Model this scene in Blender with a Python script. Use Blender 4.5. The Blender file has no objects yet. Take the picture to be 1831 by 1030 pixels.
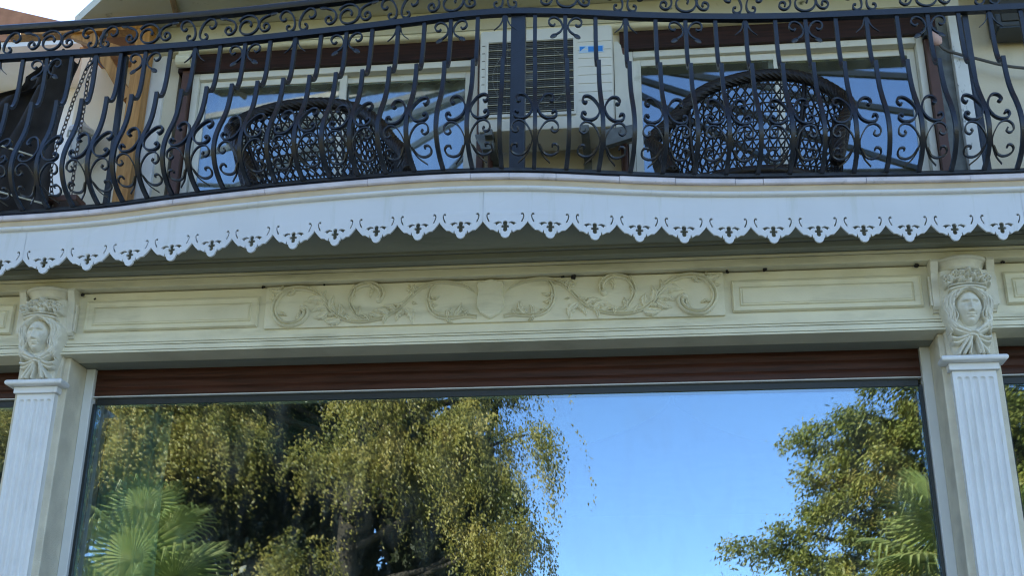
import bpy, bmesh, math, random
import numpy as np
from mathutils import Vector, Matrix
from mathutils.geometry import tessellate_polygon
random.seed(7); rng = np.random.default_rng(7)
SC = bpy.context.scene; COL = SC.collection
GZ = -0.43                                   # ground level

# ------------------------------------------------------------------ camera
CAM = (0.7983, -6.0367, 1.173); YAW, PITCH, ROLL = -0.1114, 0.3839, 0.0091
cam = bpy.data.cameras.new('camera'); cam_o = bpy.data.objects.new('camera', cam); COL.objects.link(cam_o)
fw = Vector((math.sin(YAW)*math.cos(PITCH), math.cos(YAW)*math.cos(PITCH), math.sin(PITCH)))
r0 = Vector((math.cos(YAW), -math.sin(YAW), 0)); u0 = r0.cross(fw)
rt = r0*math.cos(ROLL)+u0*math.sin(ROLL); up = u0*math.cos(ROLL)-r0*math.sin(ROLL)
cam_o.matrix_world = Matrix(((rt.x, up.x, -fw.x, CAM[0]), (rt.y, up.y, -fw.y, CAM[1]), (rt.z, up.z, -fw.z, CAM[2]), (0, 0, 0, 1)))
cam.sensor_width = 36; cam.lens = 2181.43/1831*36; cam.clip_end = 2000; cam.clip_start = 0.05
SC.camera = cam_o
# ------------------------------------------------------------------ sky and sun (behind the house, upper left)
SUN_EL, SUN_AZ = math.radians(35), math.radians(-29)     # azimuth from +Y, negative = left
w = bpy.data.worlds.new('World'); SC.world = w; w.use_nodes = True
nt = w.node_tree; nt.nodes.clear()
sky = nt.nodes.new('ShaderNodeTexSky'); sky.sky_type = 'NISHITA'; sky.sun_disc = False
sky.sun_elevation = SUN_EL; sky.sun_rotation = SUN_AZ; sky.air_density = 1.0; sky.dust_density = 0.25; sky.ozone_density = 3.5; sky.altitude = 1500
bg = nt.nodes.new('ShaderNodeBackground'); bg.inputs['Strength'].default_value = 0.12
wo = nt.nodes.new('ShaderNodeOutputWorld')
nt.links.new(sky.outputs[0], bg.inputs[0]); nt.links.new(bg.outputs[0], wo.inputs[0])
sl = bpy.data.lights.new('sun', 'SUN'); sl.energy = 5.0; sl.angle = math.radians(0.5); sl.color = (1.0, 0.86, 0.62)
so = bpy.data.objects.new('sun', sl); COL.objects.link(so)
sv = Vector((math.sin(SUN_AZ)*math.cos(SUN_EL), math.cos(SUN_AZ)*math.cos(SUN_EL), math.sin(SUN_EL)))
so.rotation_euler = sv.to_track_quat('Z', 'Y').to_euler(); so.location = (-10, 20, 20)
SC.view_settings.view_transform = 'Standard'; SC.view_settings.look = 'None'
SC.view_settings.gamma = 1; SC.view_settings.use_curve_mapping = False
SC.view_settings.exposure = 2.05
SC.render.engine = 'CYCLES'
SC.cycles.max_bounces = 8; SC.cycles.diffuse_bounces = 4; SC.cycles.glossy_bounces = 4
SC.cycles.transparent_max_bounces = 16; SC.cycles.transmission_bounces = 4
SC.cycles.caustics_reflective = False; SC.cycles.caustics_refractive = False
SC.cycles.pixel_filter_type = 'BLACKMAN_HARRIS'; SC.cycles.filter_width = 1.2; SC.cycles.use_denoising = True; SC.cycles.sample_clamp_indirect = 6

# ------------------------------------------------------------------ materials
def L(nt, a, b): nt.links.new(a, b)
def mat(name, col, rough=0.6, var=0.0, vscale=6.0, col2=None, bump=0.0, bscale=60.0, metal=0.0, spec=0.5,
        stain=None, stain_scale=(3, 3, 3), stain_lo=0.55, stain_hi=0.75, detail=4):
    m = bpy.data.materials.new(name); m.use_nodes = True; nt = m.node_tree; nt.nodes.clear(); N = nt.nodes.new
    out = N('ShaderNodeOutputMaterial'); p = N('ShaderNodeBsdfPrincipled'); L(nt, p.outputs[0], out.inputs[0])
    p.inputs['Base Color'].default_value = (*col, 1); p.inputs['Roughness'].default_value = rough
    p.inputs['Metallic'].default_value = metal; p.inputs['Specular IOR Level'].default_value = spec
    tc = N('ShaderNodeTexCoord'); geo = N('ShaderNodeNewGeometry'); cur = None
    if var or col2:
        n = N('ShaderNodeTexNoise'); n.inputs['Scale'].default_value = vscale; n.inputs['Detail'].default_value = detail
        L(nt, geo.outputs['Position'], n.inputs['Vector'])
        mx = N('ShaderNodeMix'); mx.data_type = 'RGBA'
        c2 = col2 or tuple(c*(1-var) for c in col)
        mx.inputs['A'].default_value = (*col, 1); mx.inputs['B'].default_value = (*c2, 1)
        mr = N('ShaderNodeMapRange'); mr.inputs['From Min'].default_value = 0.35; mr.inputs['From Max'].default_value = 0.7
        L(nt, n.outputs['Fac'], mr.inputs['Value']); L(nt, mr.outputs[0], mx.inputs['Factor']); cur = mx.outputs['Result']
        mr2 = N('ShaderNodeMapRange'); mr2.inputs['To Min'].default_value = rough*0.85; mr2.inputs['To Max'].default_value = min(1, rough*1.2)
        L(nt, n.outputs['Fac'], mr2.inputs['Value']); L(nt, mr2.outputs[0], p.inputs['Roughness'])
    if stain:
        mp = N('ShaderNodeMapping'); mp.inputs['Scale'].default_value = stain_scale
        L(nt, geo.outputs['Position'], mp.inputs['Vector'])
        n2 = N('ShaderNodeTexNoise'); n2.inputs['Scale'].default_value = 1; n2.inputs['Detail'].default_value = 8; n2.inputs['Roughness'].default_value = 0.65
        L(nt, mp.outputs[0], n2.inputs['Vector'])
        mr = N('ShaderNodeMapRange'); mr.inputs['From Min'].default_value = stain_lo; mr.inputs['From Max'].default_value = stain_hi
        L(nt, n2.outputs['Fac'], mr.inputs['Value'])
        mx = N('ShaderNodeMix'); mx.data_type = 'RGBA'; mx.inputs['B'].default_value = (*stain, 1)
        if cur: L(nt, cur, mx.inputs['A'])
        else: mx.inputs['A'].default_value = (*col, 1)
        L(nt, mr.outputs[0], mx.inputs['Factor']); cur = mx.outputs['Result']
    if cur: L(nt, cur, p.inputs['Base Color'])
    if bump:
        n3 = N('ShaderNodeTexNoise'); n3.inputs['Scale'].default_value = bscale; n3.inputs['Detail'].default_value = 5
        L(nt, geo.outputs['Position'], n3.inputs['Vector'])
        b = N('ShaderNodeBump'); b.inputs['Strength'].default_value = bump; b.inputs['Distance'].default_value = 0.004
        L(nt, n3.outputs['Fac'], b.inputs['Height']); L(nt, b.outputs[0], p.inputs['Normal'])
    return m

def wood(name, c1, c2, scale=(1, 30, 30), rough=0.5):
    m = bpy.data.materials.new(name); m.use_nodes = True; nt = m.node_tree; nt.nodes.clear(); N = nt.nodes.new
    out = N('ShaderNodeOutputMaterial'); p = N('ShaderNodeBsdfPrincipled'); L(nt, p.outputs[0], out.inputs[0])
    geo = N('ShaderNodeNewGeometry'); mp = N('ShaderNodeMapping'); mp.inputs['Scale'].default_value = scale
    L(nt, geo.outputs['Position'], mp.inputs['Vector'])
    n = N('ShaderNodeTexNoise'); n.inputs['Scale'].default_value = 3; n.inputs['Detail'].default_value = 7; n.inputs['Distortion'].default_value = 0.6
    L(nt, mp.outputs[0], n.inputs['Vector'])
    cr = N('ShaderNodeValToRGB'); cr.color_ramp.elements[0].color = (*c1, 1); cr.color_ramp.elements[1].color = (*c2, 1)
    cr.color_ramp.elements[0].position = 0.33; cr.color_ramp.elements[1].position = 0.68
    L(nt, n.outputs['Fac'], cr.inputs[0]); L(nt, cr.outputs[0], p.inputs['Base Color'])
    p.inputs['Roughness'].default_value = rough; p.inputs['Specular IOR Level'].default_value = 0.25
    b = N('ShaderNodeBump'); b.inputs['Strength'].default_value = 0.2; b.inputs['Distance'].default_value = 0.003
    L(nt, n.outputs['Fac'], b.inputs['Height']); L(nt, b.outputs[0], p.inputs['Normal'])
    return m

def glass(name, refl=0.25, tint=(0.75, 0.85, 0.82), wav=0.0, gcol=(0.70, 0.85, 1)):
    m = bpy.data.materials.new(name); m.use_nodes = True; nt = m.node_tree; nt.nodes.clear(); N = nt.nodes.new
    out = N('ShaderNodeOutputMaterial'); mx = N('ShaderNodeMixShader'); t = N('ShaderNodeBsdfTransparent'); g = N('ShaderNodeBsdfGlossy')
    t.inputs[0].default_value = (*tint, 1); g.inputs['Color'].default_value = (*gcol, 1); g.inputs['Roughness'].default_value = 0.0
    fr = N('ShaderNodeFresnel'); fr.inputs['IOR'].default_value = 1.5
    ad = N('ShaderNodeMath'); ad.operation = 'ADD'; ad.use_clamp = True; ad.inputs[1].default_value = refl
    L(nt, fr.outputs[0], ad.inputs[0]); L(nt, ad.outputs[0], mx.inputs[0]); L(nt, t.outputs[0], mx.inputs[1]); L(nt, g.outputs[0], mx.inputs[2])
    if wav:
        geo = N('ShaderNodeNewGeometry'); n = N('ShaderNodeTexNoise'); n.inputs['Scale'].default_value = 1.3; n.inputs['Detail'].default_value = 1
        L(nt, geo.outputs['Position'], n.inputs['Vector'])
        b = N('ShaderNodeBump'); b.inputs['Strength'].default_value = wav; b.inputs['Distance'].default_value = 0.01
        L(nt, n.outputs['Fac'], b.inputs['Height']); L(nt, b.outputs[0], g.inputs['Normal'])
    # thin dust film and wipe marks
    geo2 = N('ShaderNodeNewGeometry'); mp2 = N('ShaderNodeMapping'); mp2.inputs['Scale'].default_value = (2.2, 1, 0.8); mp2.inputs['Rotation'].default_value = (0, .5, 0)
    L(nt, geo2.outputs['Position'], mp2.inputs['Vector']); n2 = N('ShaderNodeTexNoise'); n2.inputs['Scale'].default_value = 2.5; n2.inputs['Detail'].default_value = 9; n2.inputs['Distortion'].default_value = 1.2
    L(nt, mp2.outputs[0], n2.inputs['Vector']); mr = N('ShaderNodeMapRange'); mr.inputs['From Min'].default_value = .45; mr.inputs['From Max'].default_value = .8; mr.inputs['To Min'].default_value = .004; mr.inputs['To Max'].default_value = .06
    L(nt, n2.outputs['Fac'], mr.inputs['Value']); df = N('ShaderNodeBsdfDiffuse'); df.inputs[0].default_value = (.6, .6, .56, 1); m2 = N('ShaderNodeMixShader')
    L(nt, mr.outputs[0], m2.inputs[0]); L(nt, mx.outputs[0], m2.inputs[1]); L(nt, df.outputs[0], m2.inputs[2])
    L(nt, m2.outputs[0], out.inputs[0]); return m

def leafmat(name, c1, c2, c3, trans=0.35, rough=0.45):
    m = bpy.data.materials.new(name); m.use_nodes = True; nt = m.node_tree; nt.nodes.clear(); N = nt.nodes.new
    out = N('ShaderNodeOutputMaterial'); p = N('ShaderNodeBsdfPrincipled'); tr = N('ShaderNodeBsdfTranslucent'); mx = N('ShaderNodeMixShader')
    geo = N('ShaderNodeNewGeometry'); n = N('ShaderNodeTexNoise'); n.inputs['Scale'].default_value = 0.9; n.inputs['Detail'].default_value = 6; n.inputs['Roughness'].default_value = 0.8
    L(nt, geo.outputs['Position'], n.inputs['Vector'])
    cr = N('ShaderNodeValToRGB'); e = cr.color_ramp.elements
    e[0].color = (*c1, 1); e[0].position = 0.35; e[1].color = (*c3, 1); e[1].position = 0.68
    x = cr.color_ramp.elements.new(0.52); x.color = (*c2, 1)
    L(nt, n.outputs['Fac'], cr.inputs[0]); L(nt, cr.outputs[0], p.inputs['Base Color']); L(nt, cr.outputs[0], tr.inputs['Color'])
    p.inputs['Roughness'].default_value = rough; mx.inputs[0].default_value = trans
    L(nt, p.outputs[0], mx.inputs[1]); L(nt, tr.outputs[0], mx.inputs[2]); L(nt, mx.outputs[0], out.inputs[0]); return m

def sheer(name, col, alpha):
    m = bpy.data.materials.new(name); m.use_nodes = True; nt = m.node_tree; nt.nodes.clear(); N = nt.nodes.new
    out = N('ShaderNodeOutputMaterial'); d = N('ShaderNodeBsdfDiffuse'); t = N('ShaderNodeBsdfTransparent'); tl = N('ShaderNodeBsdfTranslucent')
    a = N('ShaderNodeMixShader'); b = N('ShaderNodeMixShader'); a.inputs[0].default_value = 0.4; b.inputs[0].default_value = alpha
    d.inputs[0].default_value = (*col, 1); tl.inputs[0].default_value = (*col, 1)
    L(nt, d.outputs[0], a.inputs[1]); L(nt, tl.outputs[0], a.inputs[2]); L(nt, t.outputs[0], b.inputs[1]); L(nt, a.outputs[0], b.inputs[2]); L(nt, b.outputs[0], out.inputs[0])
    return m

M = {}
M['plaster'] = mat('plaster', (0.80, 0.76, 0.59), 0.75, var=0.12, vscale=5, bump=0.12, bscale=90, stain=(0.42, 0.40, 0.28), stain_scale=(1.6, 1.6, 9), stain_lo=0.52, stain_hi=0.82)
M['rough_plaster'] = mat('rough_plaster', (0.72, 0.67, 0.54), 0.9, var=0.18, vscale=9, bump=0.9, bscale=160)
M['stucco'] = mat('stucco', (0.76, 0.73, 0.62), 0.7, var=0.16, vscale=14, bump=0.15, bscale=120, stain=(0.30, 0.31, 0.25), stain_scale=(9, 9, 9), stain_lo=0.58, stain_hi=0.9)
M['white'] = mat('white_paint', (0.77, 0.78, 0.79), 0.5, var=0.08, vscale=7, bump=0.05, bscale=70, stain=(0.50, 0.51, 0.47), stain_scale=(22, 22, 1.4), stain_lo=0.57, stain_hi=0.85)
M['valance'] = mat('valance_paint', (0.70, 0.725, 0.77), 0.45, var=0.07, vscale=3, stain=(0.52, 0.55, 0.50), stain_scale=(16, 16, 1.6), stain_lo=0.56, stain_hi=0.88)
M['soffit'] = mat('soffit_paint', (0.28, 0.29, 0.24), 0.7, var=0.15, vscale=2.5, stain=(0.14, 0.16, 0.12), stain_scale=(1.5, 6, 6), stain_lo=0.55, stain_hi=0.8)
M['eave'] = mat('eave_paint', (0.60, 0.60, 0.52), 0.7, var=0.12, vscale=2, bump=0.25, bscale=40, stain=(0.06, 0.07, 0.05), stain_scale=(7, 9, 9), stain_lo=0.62, stain_hi=0.72, detail=8)
M['tan_band'] = mat('tan_band', (0.62, 0.51, 0.36), 0.7, var=0.15, vscale=8, bump=0.1)
M['coping'] = mat('coping_tile', (0.78, 0.73, 0.80), 0.3, var=0.2, vscale=10, stain=(0.32, 0.32, 0.34), stain_scale=(14, 14, 14), stain_lo=0.6, stain_hi=0.8)
M['iron'] = mat('wrought_iron', (0.006, 0.009, 0.017), 0.36, var=0.5, vscale=30, bump=0.25, bscale=120, spec=0.7)
M['shutter'] = wood('shutter_wood', (0.036, 0.014, 0.009), (0.080, 0.029, 0.018), (1.2, 26, 26), 0.4)
M['door_shutter'] = wood('door_shutter_wood', (0.018, 0.009, 0.008), (0.042, 0.017, 0.014), (1.2, 26, 26), 0.5)
M['timber'] = wood('timber', (0.36, 0.17, 0.05), (0.56, 0.30, 0.10), (14, 14, 1.2), 0.45)
M['frame'] = mat('frame_white', (0.68, 0.70, 0.70), 0.3, var=0.08, vscale=5)
M['door_frame'] = mat('door_frame', (0.74, 0.73, 0.66), 0.4, var=0.12, vscale=5, stain=(0.4, 0.38, 0.28), stain_scale=(4, 4, 10), stain_lo=0.6, stain_hi=0.8)
M['gasket'] = mat('gasket', (0.012, 0.018, 0.02), 0.4)
M['glass'] = glass('window_glass', 0.20, (0.84, 0.92, 0.90), 0.03)
M['door_glass'] = glass('door_glass', 0.13, (0.92, 0.96, 0.96), 0.02, (0.76, 0.89, 1))
M['wall_cream'] = mat('wall_cream', (0.68, 0.62, 0.49), 0.85, var=0.12, vscale=3, bump=0.4, bscale=70, stain=(0.42, 0.40, 0.30), stain_scale=(2, 2, 1), stain_lo=0.58, stain_hi=0.8)
M['lit_render'] = mat('lit_render', (0.80, 0.70, 0.54), 0.9, var=0.08, vscale=3, bump=0.4, bscale=70)  # cream wall colour lightened and warmed to carry the light on the side wall
M['peel'] = mat('peeling_paint', (0.68, 0.70, 0.70), 0.6, var=0.1, vscale=8, stain=(0.22, 0.25, 0.26), stain_scale=(20, 20, 7), stain_lo=0.58, stain_hi=0.64)
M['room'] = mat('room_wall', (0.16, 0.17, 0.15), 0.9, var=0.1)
M['roof'] = mat('roof_tile', (0.42, 0.20, 0.11), 0.8, var=0.3, vscale=8)
M['ac_white'] = mat('ac_case', (0.68, 0.66, 0.58), 0.4, var=0.1, vscale=4, stain=(0.42, 0.42, 0.34), stain_scale=(5, 5, 2), stain_lo=0.62, stain_hi=0.85)
M['ac_wire'] = mat('ac_wire', (0.50, 0.48, 0.36), 0.45)
M['ac_dark'] = mat('ac_dark', (0.035, 0.035, 0.03), 0.6)
M['steel'] = mat('galvanised_bracket', (0.16, 0.17, 0.16), 0.5, metal=0.3, var=0.3, vscale=20)
M['blue'] = mat('sticker_blue', (0.03, 0.22, 0.62), 0.4)
M['pale_blue'] = mat('sticker_pale', (0.45, 0.60, 0.75), 0.4)
M['rattan'] = mat('rattan', (0.012, 0.009, 0.008), 0.5, var=0.5, vscale=40, bump=0.5, bscale=90)
M['cushion'] = mat('cushion', (0.05, 0.04, 0.04), 0.9, var=0.3, vscale=30)
M['dark_cloth'] = mat('dark_cloth', (0.022, 0.018, 0.017), 0.9, var=0.4, vscale=9)
M['chain'] = mat('chain_metal', (0.12, 0.10, 0.09), 0.4, metal=0.7, var=0.4, vscale=40)
M['rod'] = mat('pale_rod', (0.62, 0.60, 0.50), 0.5)
M['lantern'] = mat('lantern_frame', (0.62, 0.62, 0.60), 0.4)
M['cable'] = mat('cable_rubber', (0.09, 0.09, 0.09), 0.6)
M['pink'] = mat('insulator_pink', (0.62, 0.42, 0.40), 0.6)
M['box'] = mat('dark_box', (0.020, 0.028, 0.035), 0.4, var=0.3)
M['pipe'] = mat('brown_pipe', (0.30, 0.20, 0.11), 0.5, var=0.35, vscale=12)
M['brown_metal'] = mat('brown_metal', (0.10, 0.045, 0.032), 0.5, var=0.3)
M['teal'] = sheer('teal_sheer', (0.60, 0.85, 0.80), 0.8)
M['green_sheer'] = sheer('green_sheer', (0.30, 0.42, 0.32), 0.4)
M['white_sheer'] = sheer('white_sheer', (0.82, 0.84, 0.84), 0.9)
M['lawn'] = mat('lawn', (0.15, 0.145, 0.05), 0.9, var=0.4, vscale=1.5)
M['paving'] = mat('paving', (0.50, 0.42, 0.31), 0.85, var=0.25, vscale=3, bump=0.3, bscale=20)
M['bark'] = mat('bark', (0.05, 0.038, 0.028), 0.9, var=0.4, vscale=8, bump=1, bscale=14)
M['leaf_weep'] = leafmat('leaf_weeping', (0.05, 0.07, 0.012), (0.32, 0.28, 0.06), (0.62, 0.47, 0.16))
M['leaf_shade'] = leafmat('leaf_shade', (0.008, 0.014, 0.005), (0.016, 0.024, 0.008), (0.04, 0.042, 0.014), 0.12)  # leaf colour darkened to stand for shade deep inside the foliage
M['leaf_feather'] = leafmat('leaf_feather', (0.08, 0.11, 0.02), (0.30, 0.30, 0.07), (0.46, 0.32, 0.10))
M['leaf_palm'] = leafmat('leaf_palm', (0.16, 0.22, 0.05), (0.26, 0.30, 0.09), (0.38, 0.38, 0.14), 0.25, 0.35)

# ------------------------------------------------------------------ helpers
def tag(o, label=None, cat=None, group=None, kind=None):
    if label: o['label'] = label
    if cat: o['category'] = cat
    if group: o['group'] = group
    if kind: o['kind'] = kind
    return o
def thing(name, label, cat, loc=(0, 0, 0), group=None, kind=None):
    o = bpy.data.objects.new(name, None); o.empty_display_size = 0.1; o.location = loc; COL.objects.link(o)
    return tag(o, label, cat, group, kind)
def mesh_obj(name, me, m, parent=None, smooth=False):
    o = bpy.data.objects.new(name, me); COL.objects.link(o)
    if m: me.materials.append(M[m] if isinstance(m, str) else m)
    if smooth: me.polygons.foreach_set('use_smooth', [True]*len(me.polygons))
    if parent:
        o.parent = parent
        if parent.parent is None: o.matrix_parent_inverse = Matrix.Translation(-parent.location)
    return o
class MB:
    def __init__(s): s.v = []; s.f = []
    def add(s, vs, fs):
        b = len(s.v); s.v += [tuple(p) for p in vs]; s.f += [tuple(i+b for i in f) for f in fs]; return s
    def box(s, x0, x1, y0, y1, z0, z1, bev=0.0):
        if bev <= 0:
            vs = [(x, y, z) for z in (z0, z1) for y in (y0, y1) for x in (x0, x1)]
            return s.add(vs, [(0, 2, 3, 1), (4, 5, 7, 6), (0, 1, 5, 4), (2, 6, 7, 3), (0, 4, 6, 2), (1, 3, 7, 5)])
        bm = bmesh.new(); bmesh.ops.create_cube(bm, size=1)
        for v in bm.verts: v.co = Vector(((x0+x1)/2+v.co.x*(x1-x0), (y0+y1)/2+v.co.y*(y1-y0), (z0+z1)/2+v.co.z*(z1-z0)))
        bmesh.ops.bevel(bm, geom=bm.edges[:], offset=bev, segments=2, affect='EDGES', profile=0.5)
        bm.verts.index_update(); s.add([v.co[:] for v in bm.verts], [[v.index for v in f.verts] for f in bm.faces]); bm.free(); return s
    def tube(s, path, r, n=8, closed=False, cap=True):
        P = [Vector(p) for p in path]; R = r if hasattr(r, '__len__') else [r]*len(P)
        rings = []; pr = None
        for i, p in enumerate(P):
            a = P[i-1] if i > 0 else (P[-1] if closed else P[0]); b = P[i+1] if i < len(P)-1 else (P[0] if closed else P[-1])
            t = (b-a)
            t = t.normalized() if t.length > 1e-9 else Vector((0, 0, 1))
            if pr is None:
                pr = t.cross(Vector((0, 0, 1)))
                if pr.length < 1e-3: pr = t.cross(Vector((1, 0, 0)))
            else: pr = pr-t*pr.dot(t)
            pr = pr.normalized(); q = t.cross(pr)
            rings.append([p+(pr*math.cos(2*math.pi*k/n)+q*math.sin(2*math.pi*k/n))*R[i] for k in range(n)])
        vs = [v for rg in rings for v in rg]; fs = []
        m = len(P)
        for i in range(m if closed else m-1):
            for k in range(n):
                a, b = i*n, ((i+1) % m)*n
                fs.append((a+k, a+(k+1) % n, b+(k+1) % n, b+k))
        if cap and not closed: fs += [tuple(range(n))[::-1], tuple((m-1)*n+k for k in range(n))]
        return s.add(vs, fs)
    def bar(s, path, side, hs, ht, taper=None):
        """rectangular bar: half size hs along the fixed side vector, ht in the plane"""
        P = [Vector(p) for p in path]; side = Vector(side).normalized(); vs = []; m = len(P)
        for i, p in enumerate(P):
            t = (P[min(i+1, m-1)]-P[max(i-1, 0)]).normalized(); q = t.cross(side).normalized()
            k = taper[i] if taper else 1.0
            for a, b in ((-1, -1), (1, -1), (1, 1), (-1, 1)): vs.append(p+side*hs*a*(0.5+0.5*k)+q*ht*b*k)
        fs = [(i*4+k, i*4+(k+1) % 4, (i+1)*4+(k+1) % 4, (i+1)*4+k) for i in range(m-1) for k in range(4)]
        fs += [(3, 2, 1, 0), tuple((m-1)*4+k for k in range(4))]
        return s.add(vs, fs)
    def ell(s, c, ax, n=8, m=6):
        """ellipsoid with axis vectors ax[0..2]"""
        c = Vector(c); ax = [Vector(a) for a in ax]; vs = []; fs = []
        for j in range(m+1):
            th = math.pi*j/m
            for i in range(n):
                ph = 2*math.pi*i/n
                vs.append(c+ax[0]*math.sin(th)*math.cos(ph)+ax[1]*math.sin(th)*math.sin(ph)+ax[2]*math.cos(th))
        for j in range(m):
            for i in range(n): fs.append((j*n+i, j*n+(i+1) % n, (j+1)*n+(i+1) % n, (j+1)*n+i))
        return s.add(vs, fs)
    def sweep(s, plan, prof, closed_prof=True):
        """profile of (outward, z) points swept along a plan curve [(x,y,nx,ny)]"""
        k = len(prof); vs = [(x+nx*a, y+ny*a, z) for (x, y, nx, ny) in plan for a, z in prof]
        fs = [(i*k+j, i*k+(j+1) % k, (i+1)*k+(j+1) % k, (i+1)*k+j) for i in range(len(plan)-1) for j in range(k if closed_prof else k-1)]
        if closed_prof: fs += [tuple(range(k))[::-1], tuple((len(plan)-1)*k+j for j in range(k))]
        return s.add(vs, fs)
    def prism(s, poly, axis, a0, a1):
        """polygon in the plane across an axis ('x','y','z'), extruded a0..a1"""
        def pt(p, a): return {'x': (a, p[0], p[1]), 'y': (p[0], a, p[1]), 'z': (p[0], p[1], a)}[axis]
        n = len(poly); vs = [pt(p, a0) for p in poly]+[pt(p, a1) for p in poly]
        return s.add(vs, [tuple(range(n))[::-1], tuple(range(n, 2*n))]+[(i, (i+1) % n, n+(i+1) % n, n+i) for i in range(n)])
    def mesh(s, name, fix=True):
        me = bpy.data.meshes.new(name); me.from_pydata(s.v, [], s.f); me.update()
        if fix:
            bm = bmesh.new(); bm.from_mesh(me); bmesh.ops.recalc_face_normals(bm, faces=bm.faces[:]); bm.to_mesh(me); bm.free()
        return me
    def build(s, name, m, parent=None, smooth=False, fix=True):
        o = mesh_obj(name, s.mesh(name, fix), m, parent, smooth)
        if smooth == 'auto':
            o.data.polygons.foreach_set('use_smooth', [True]*len(o.data.polygons))
            bm = bmesh.new(); bm.from_mesh(o.data)
            for e in bm.edges:
                if len(e.link_faces) == 2 and e.calc_face_angle(0) > 0.7: e.smooth = False
            bm.to_mesh(o.data); bm.free()
        return o
def catmull(P, n=6):
    P = [np.array(p, float) for p in P]; Q = [2*P[0]-P[1]]+P+[2*P[-1]-P[-2]]; out = []
    for i in range(1, len(Q)-2):
        a, b, c, d = Q[i-1:i+3]
        for k in range(n):
            t = k/n; out.append(0.5*(2*b+(c-a)*t+(2*a-5*b+4*c-d)*t*t+(3*b-a-3*c+d)*t**3))
    out.append(P[-1]); return out
def np_mesh(name, V, F, m, parent=None, smooth=False):
    me = bpy.data.meshes.new(name); V = np.asarray(V, np.float32); F = np.asarray(F, np.int32)
    me.vertices.add(len(V)); me.vertices.foreach_set('co', V.ravel())
    k = F.shape[1]; me.loops.add(F.size); me.loops.foreach_set('vertex_index', F.ravel())
    me.polygons.add(len(F)); me.polygons.foreach_set('loop_start', np.arange(0, F.size, k, dtype=np.int32))
    me.polygons.foreach_set('loop_total', np.full(len(F), k, np.int32)); me.update(calc_edges=True)
    return mesh_obj(name, me, m, parent, smooth)

# ------------------------------------------------------------------ plan curves of the balcony edge
CP = np.array([(-5.5, -.36), (-4.5, -.36), (-3.5, -.362), (-2.64, -.367), (-2.317, -.38), (-1.989, -.413), (-1.654, -.478), (-1.333, -.528), (-1.022, -.571), (-.72, -.6), (-.426, -.623), (-.138, -.634), (.186, -.622), (.422, -.588), (.7, -.532), (.98, -.482), (1.26, -.45), (1.54, -.43), (1.817, -.417), (2.095, -.398), (2.369, -.385), (2.725, -.377), (4.5, -.37), (5.5, -.37)])
RP = np.array([(-5.5, -.37), (-2.8, -.385), (-2.2, -.393), (-1.9, -.400), (-1.6, -.409), (-1.3, -.43), (-1.0, -.456), (-.71, -.483), (-.42, -.515), (-.15, -.547), (.135, -.562), (.457, -.524), (.763, -.464), (1.09, -.416), (1.41, -.381), (1.74, -.36), (2.38, -.348), (2.85, -.338), (5.5, -.33)])
XS = np.linspace(-4.6, 4.6, 461)
def smoothed(A):
    y = np.interp(XS, A[:, 0], A[:, 1]); k = np.ones(11)/11; yp = np.pad(y, 20, mode='edge')
    for _ in range(2): yp = np.convolve(yp, k, mode='same')
    return yp[20:-20]
CY, RY = smoothed(CP), smoothed(RP)
def cop(x): return float(np.interp(x, XS, CY))
def rail(x): return float(np.interp(x, XS, RY))
def frame2(fn, x):
    d = (fn(x+.03)-fn(x-.03))/.06; l = math.hypot(1, d)
    return (1/l, d/l), (d/l, -1/l)           # tangent, outward normal (towards the street)
def plan(fn, x0, x1, off=0.0, step=0.04):
    n = max(2, int((x1-x0)/step)+1); out = []
    for x in np.linspace(x0, x1, n):
        t, nn = frame2(fn, x); out.append((x+nn[0]*off, fn(x)+nn[1]*off, nn[0], nn[1]))
    return out

# ================================================================== the setting
g = MB(); g.add([(-300, -300, GZ), (300, -300, GZ), (300, 300, GZ), (-300, 300, GZ)], [(0, 1, 2, 3)])
tag(g.build('lawn', 'lawn', fix=False), kind='structure')
g = MB(); g.add([(-9, -7.5, GZ+.004), (9, -7.5, GZ+.004), (9, 0.3, GZ+.004), (-9, 0.3, GZ+.004)], [(0, 1, 2, 3)])
tag(g.build('terrace_paving', 'paving', fix=False), kind='structure')

# ================================================================== the villa
V = thing('villa', 'cream villa facade with carved frieze, big windows and a bowed balcony', 'building', (0, 0.6, GZ))
WX = 7.6                                     # half width of the ground floor
def vb(name, m, parent=None, smooth=False, **k): return lambda b: b.build(name, m, parent or V, smooth, **k)
# piers between the windows
for x0, x1 in ((-2.59, -2.30), (2.30, 2.59), (-WX, -7.20), (7.20, WX)):
    MB().box(x0, x1, 0.0, 0.55, GZ, 3.30, 0.006).build('pier', 'rough_plaster', V)
# lintel beam, the frieze face is y = -0.02
MB().box(-WX, WX, -0.02, 0.55, 3.302, 3.664).build('lintel', 'plaster', V)
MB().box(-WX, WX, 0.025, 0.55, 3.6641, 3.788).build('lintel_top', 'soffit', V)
for z0, z1, d in ((3.300, 3.3110, .060), (3.3170, 3.3430, .052), (3.3495, 3.3605, .044), (3.3665, 3.3840, .036)):
    MB().box(-WX, WX, -d, 0.10 if d > .05 else 0.0, z0, z1, 0.002).build('architrave_band', 'plaster', V)
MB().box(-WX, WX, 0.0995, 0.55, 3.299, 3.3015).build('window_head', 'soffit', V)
# stepped cornice under the balcony
for y, z0, z1 in ((-.082, 3.672, 3.716), (-.088, 3.719, 3.735), (-.150, 3.738, 3.770), (-.162, 3.772, 3.789)):
    MB().box(-WX, WX, y, 0.024, z0, z1, 0.003).build('cornice_band', 'plaster' if z0 < 3.72 else 'soffit', V)
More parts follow.
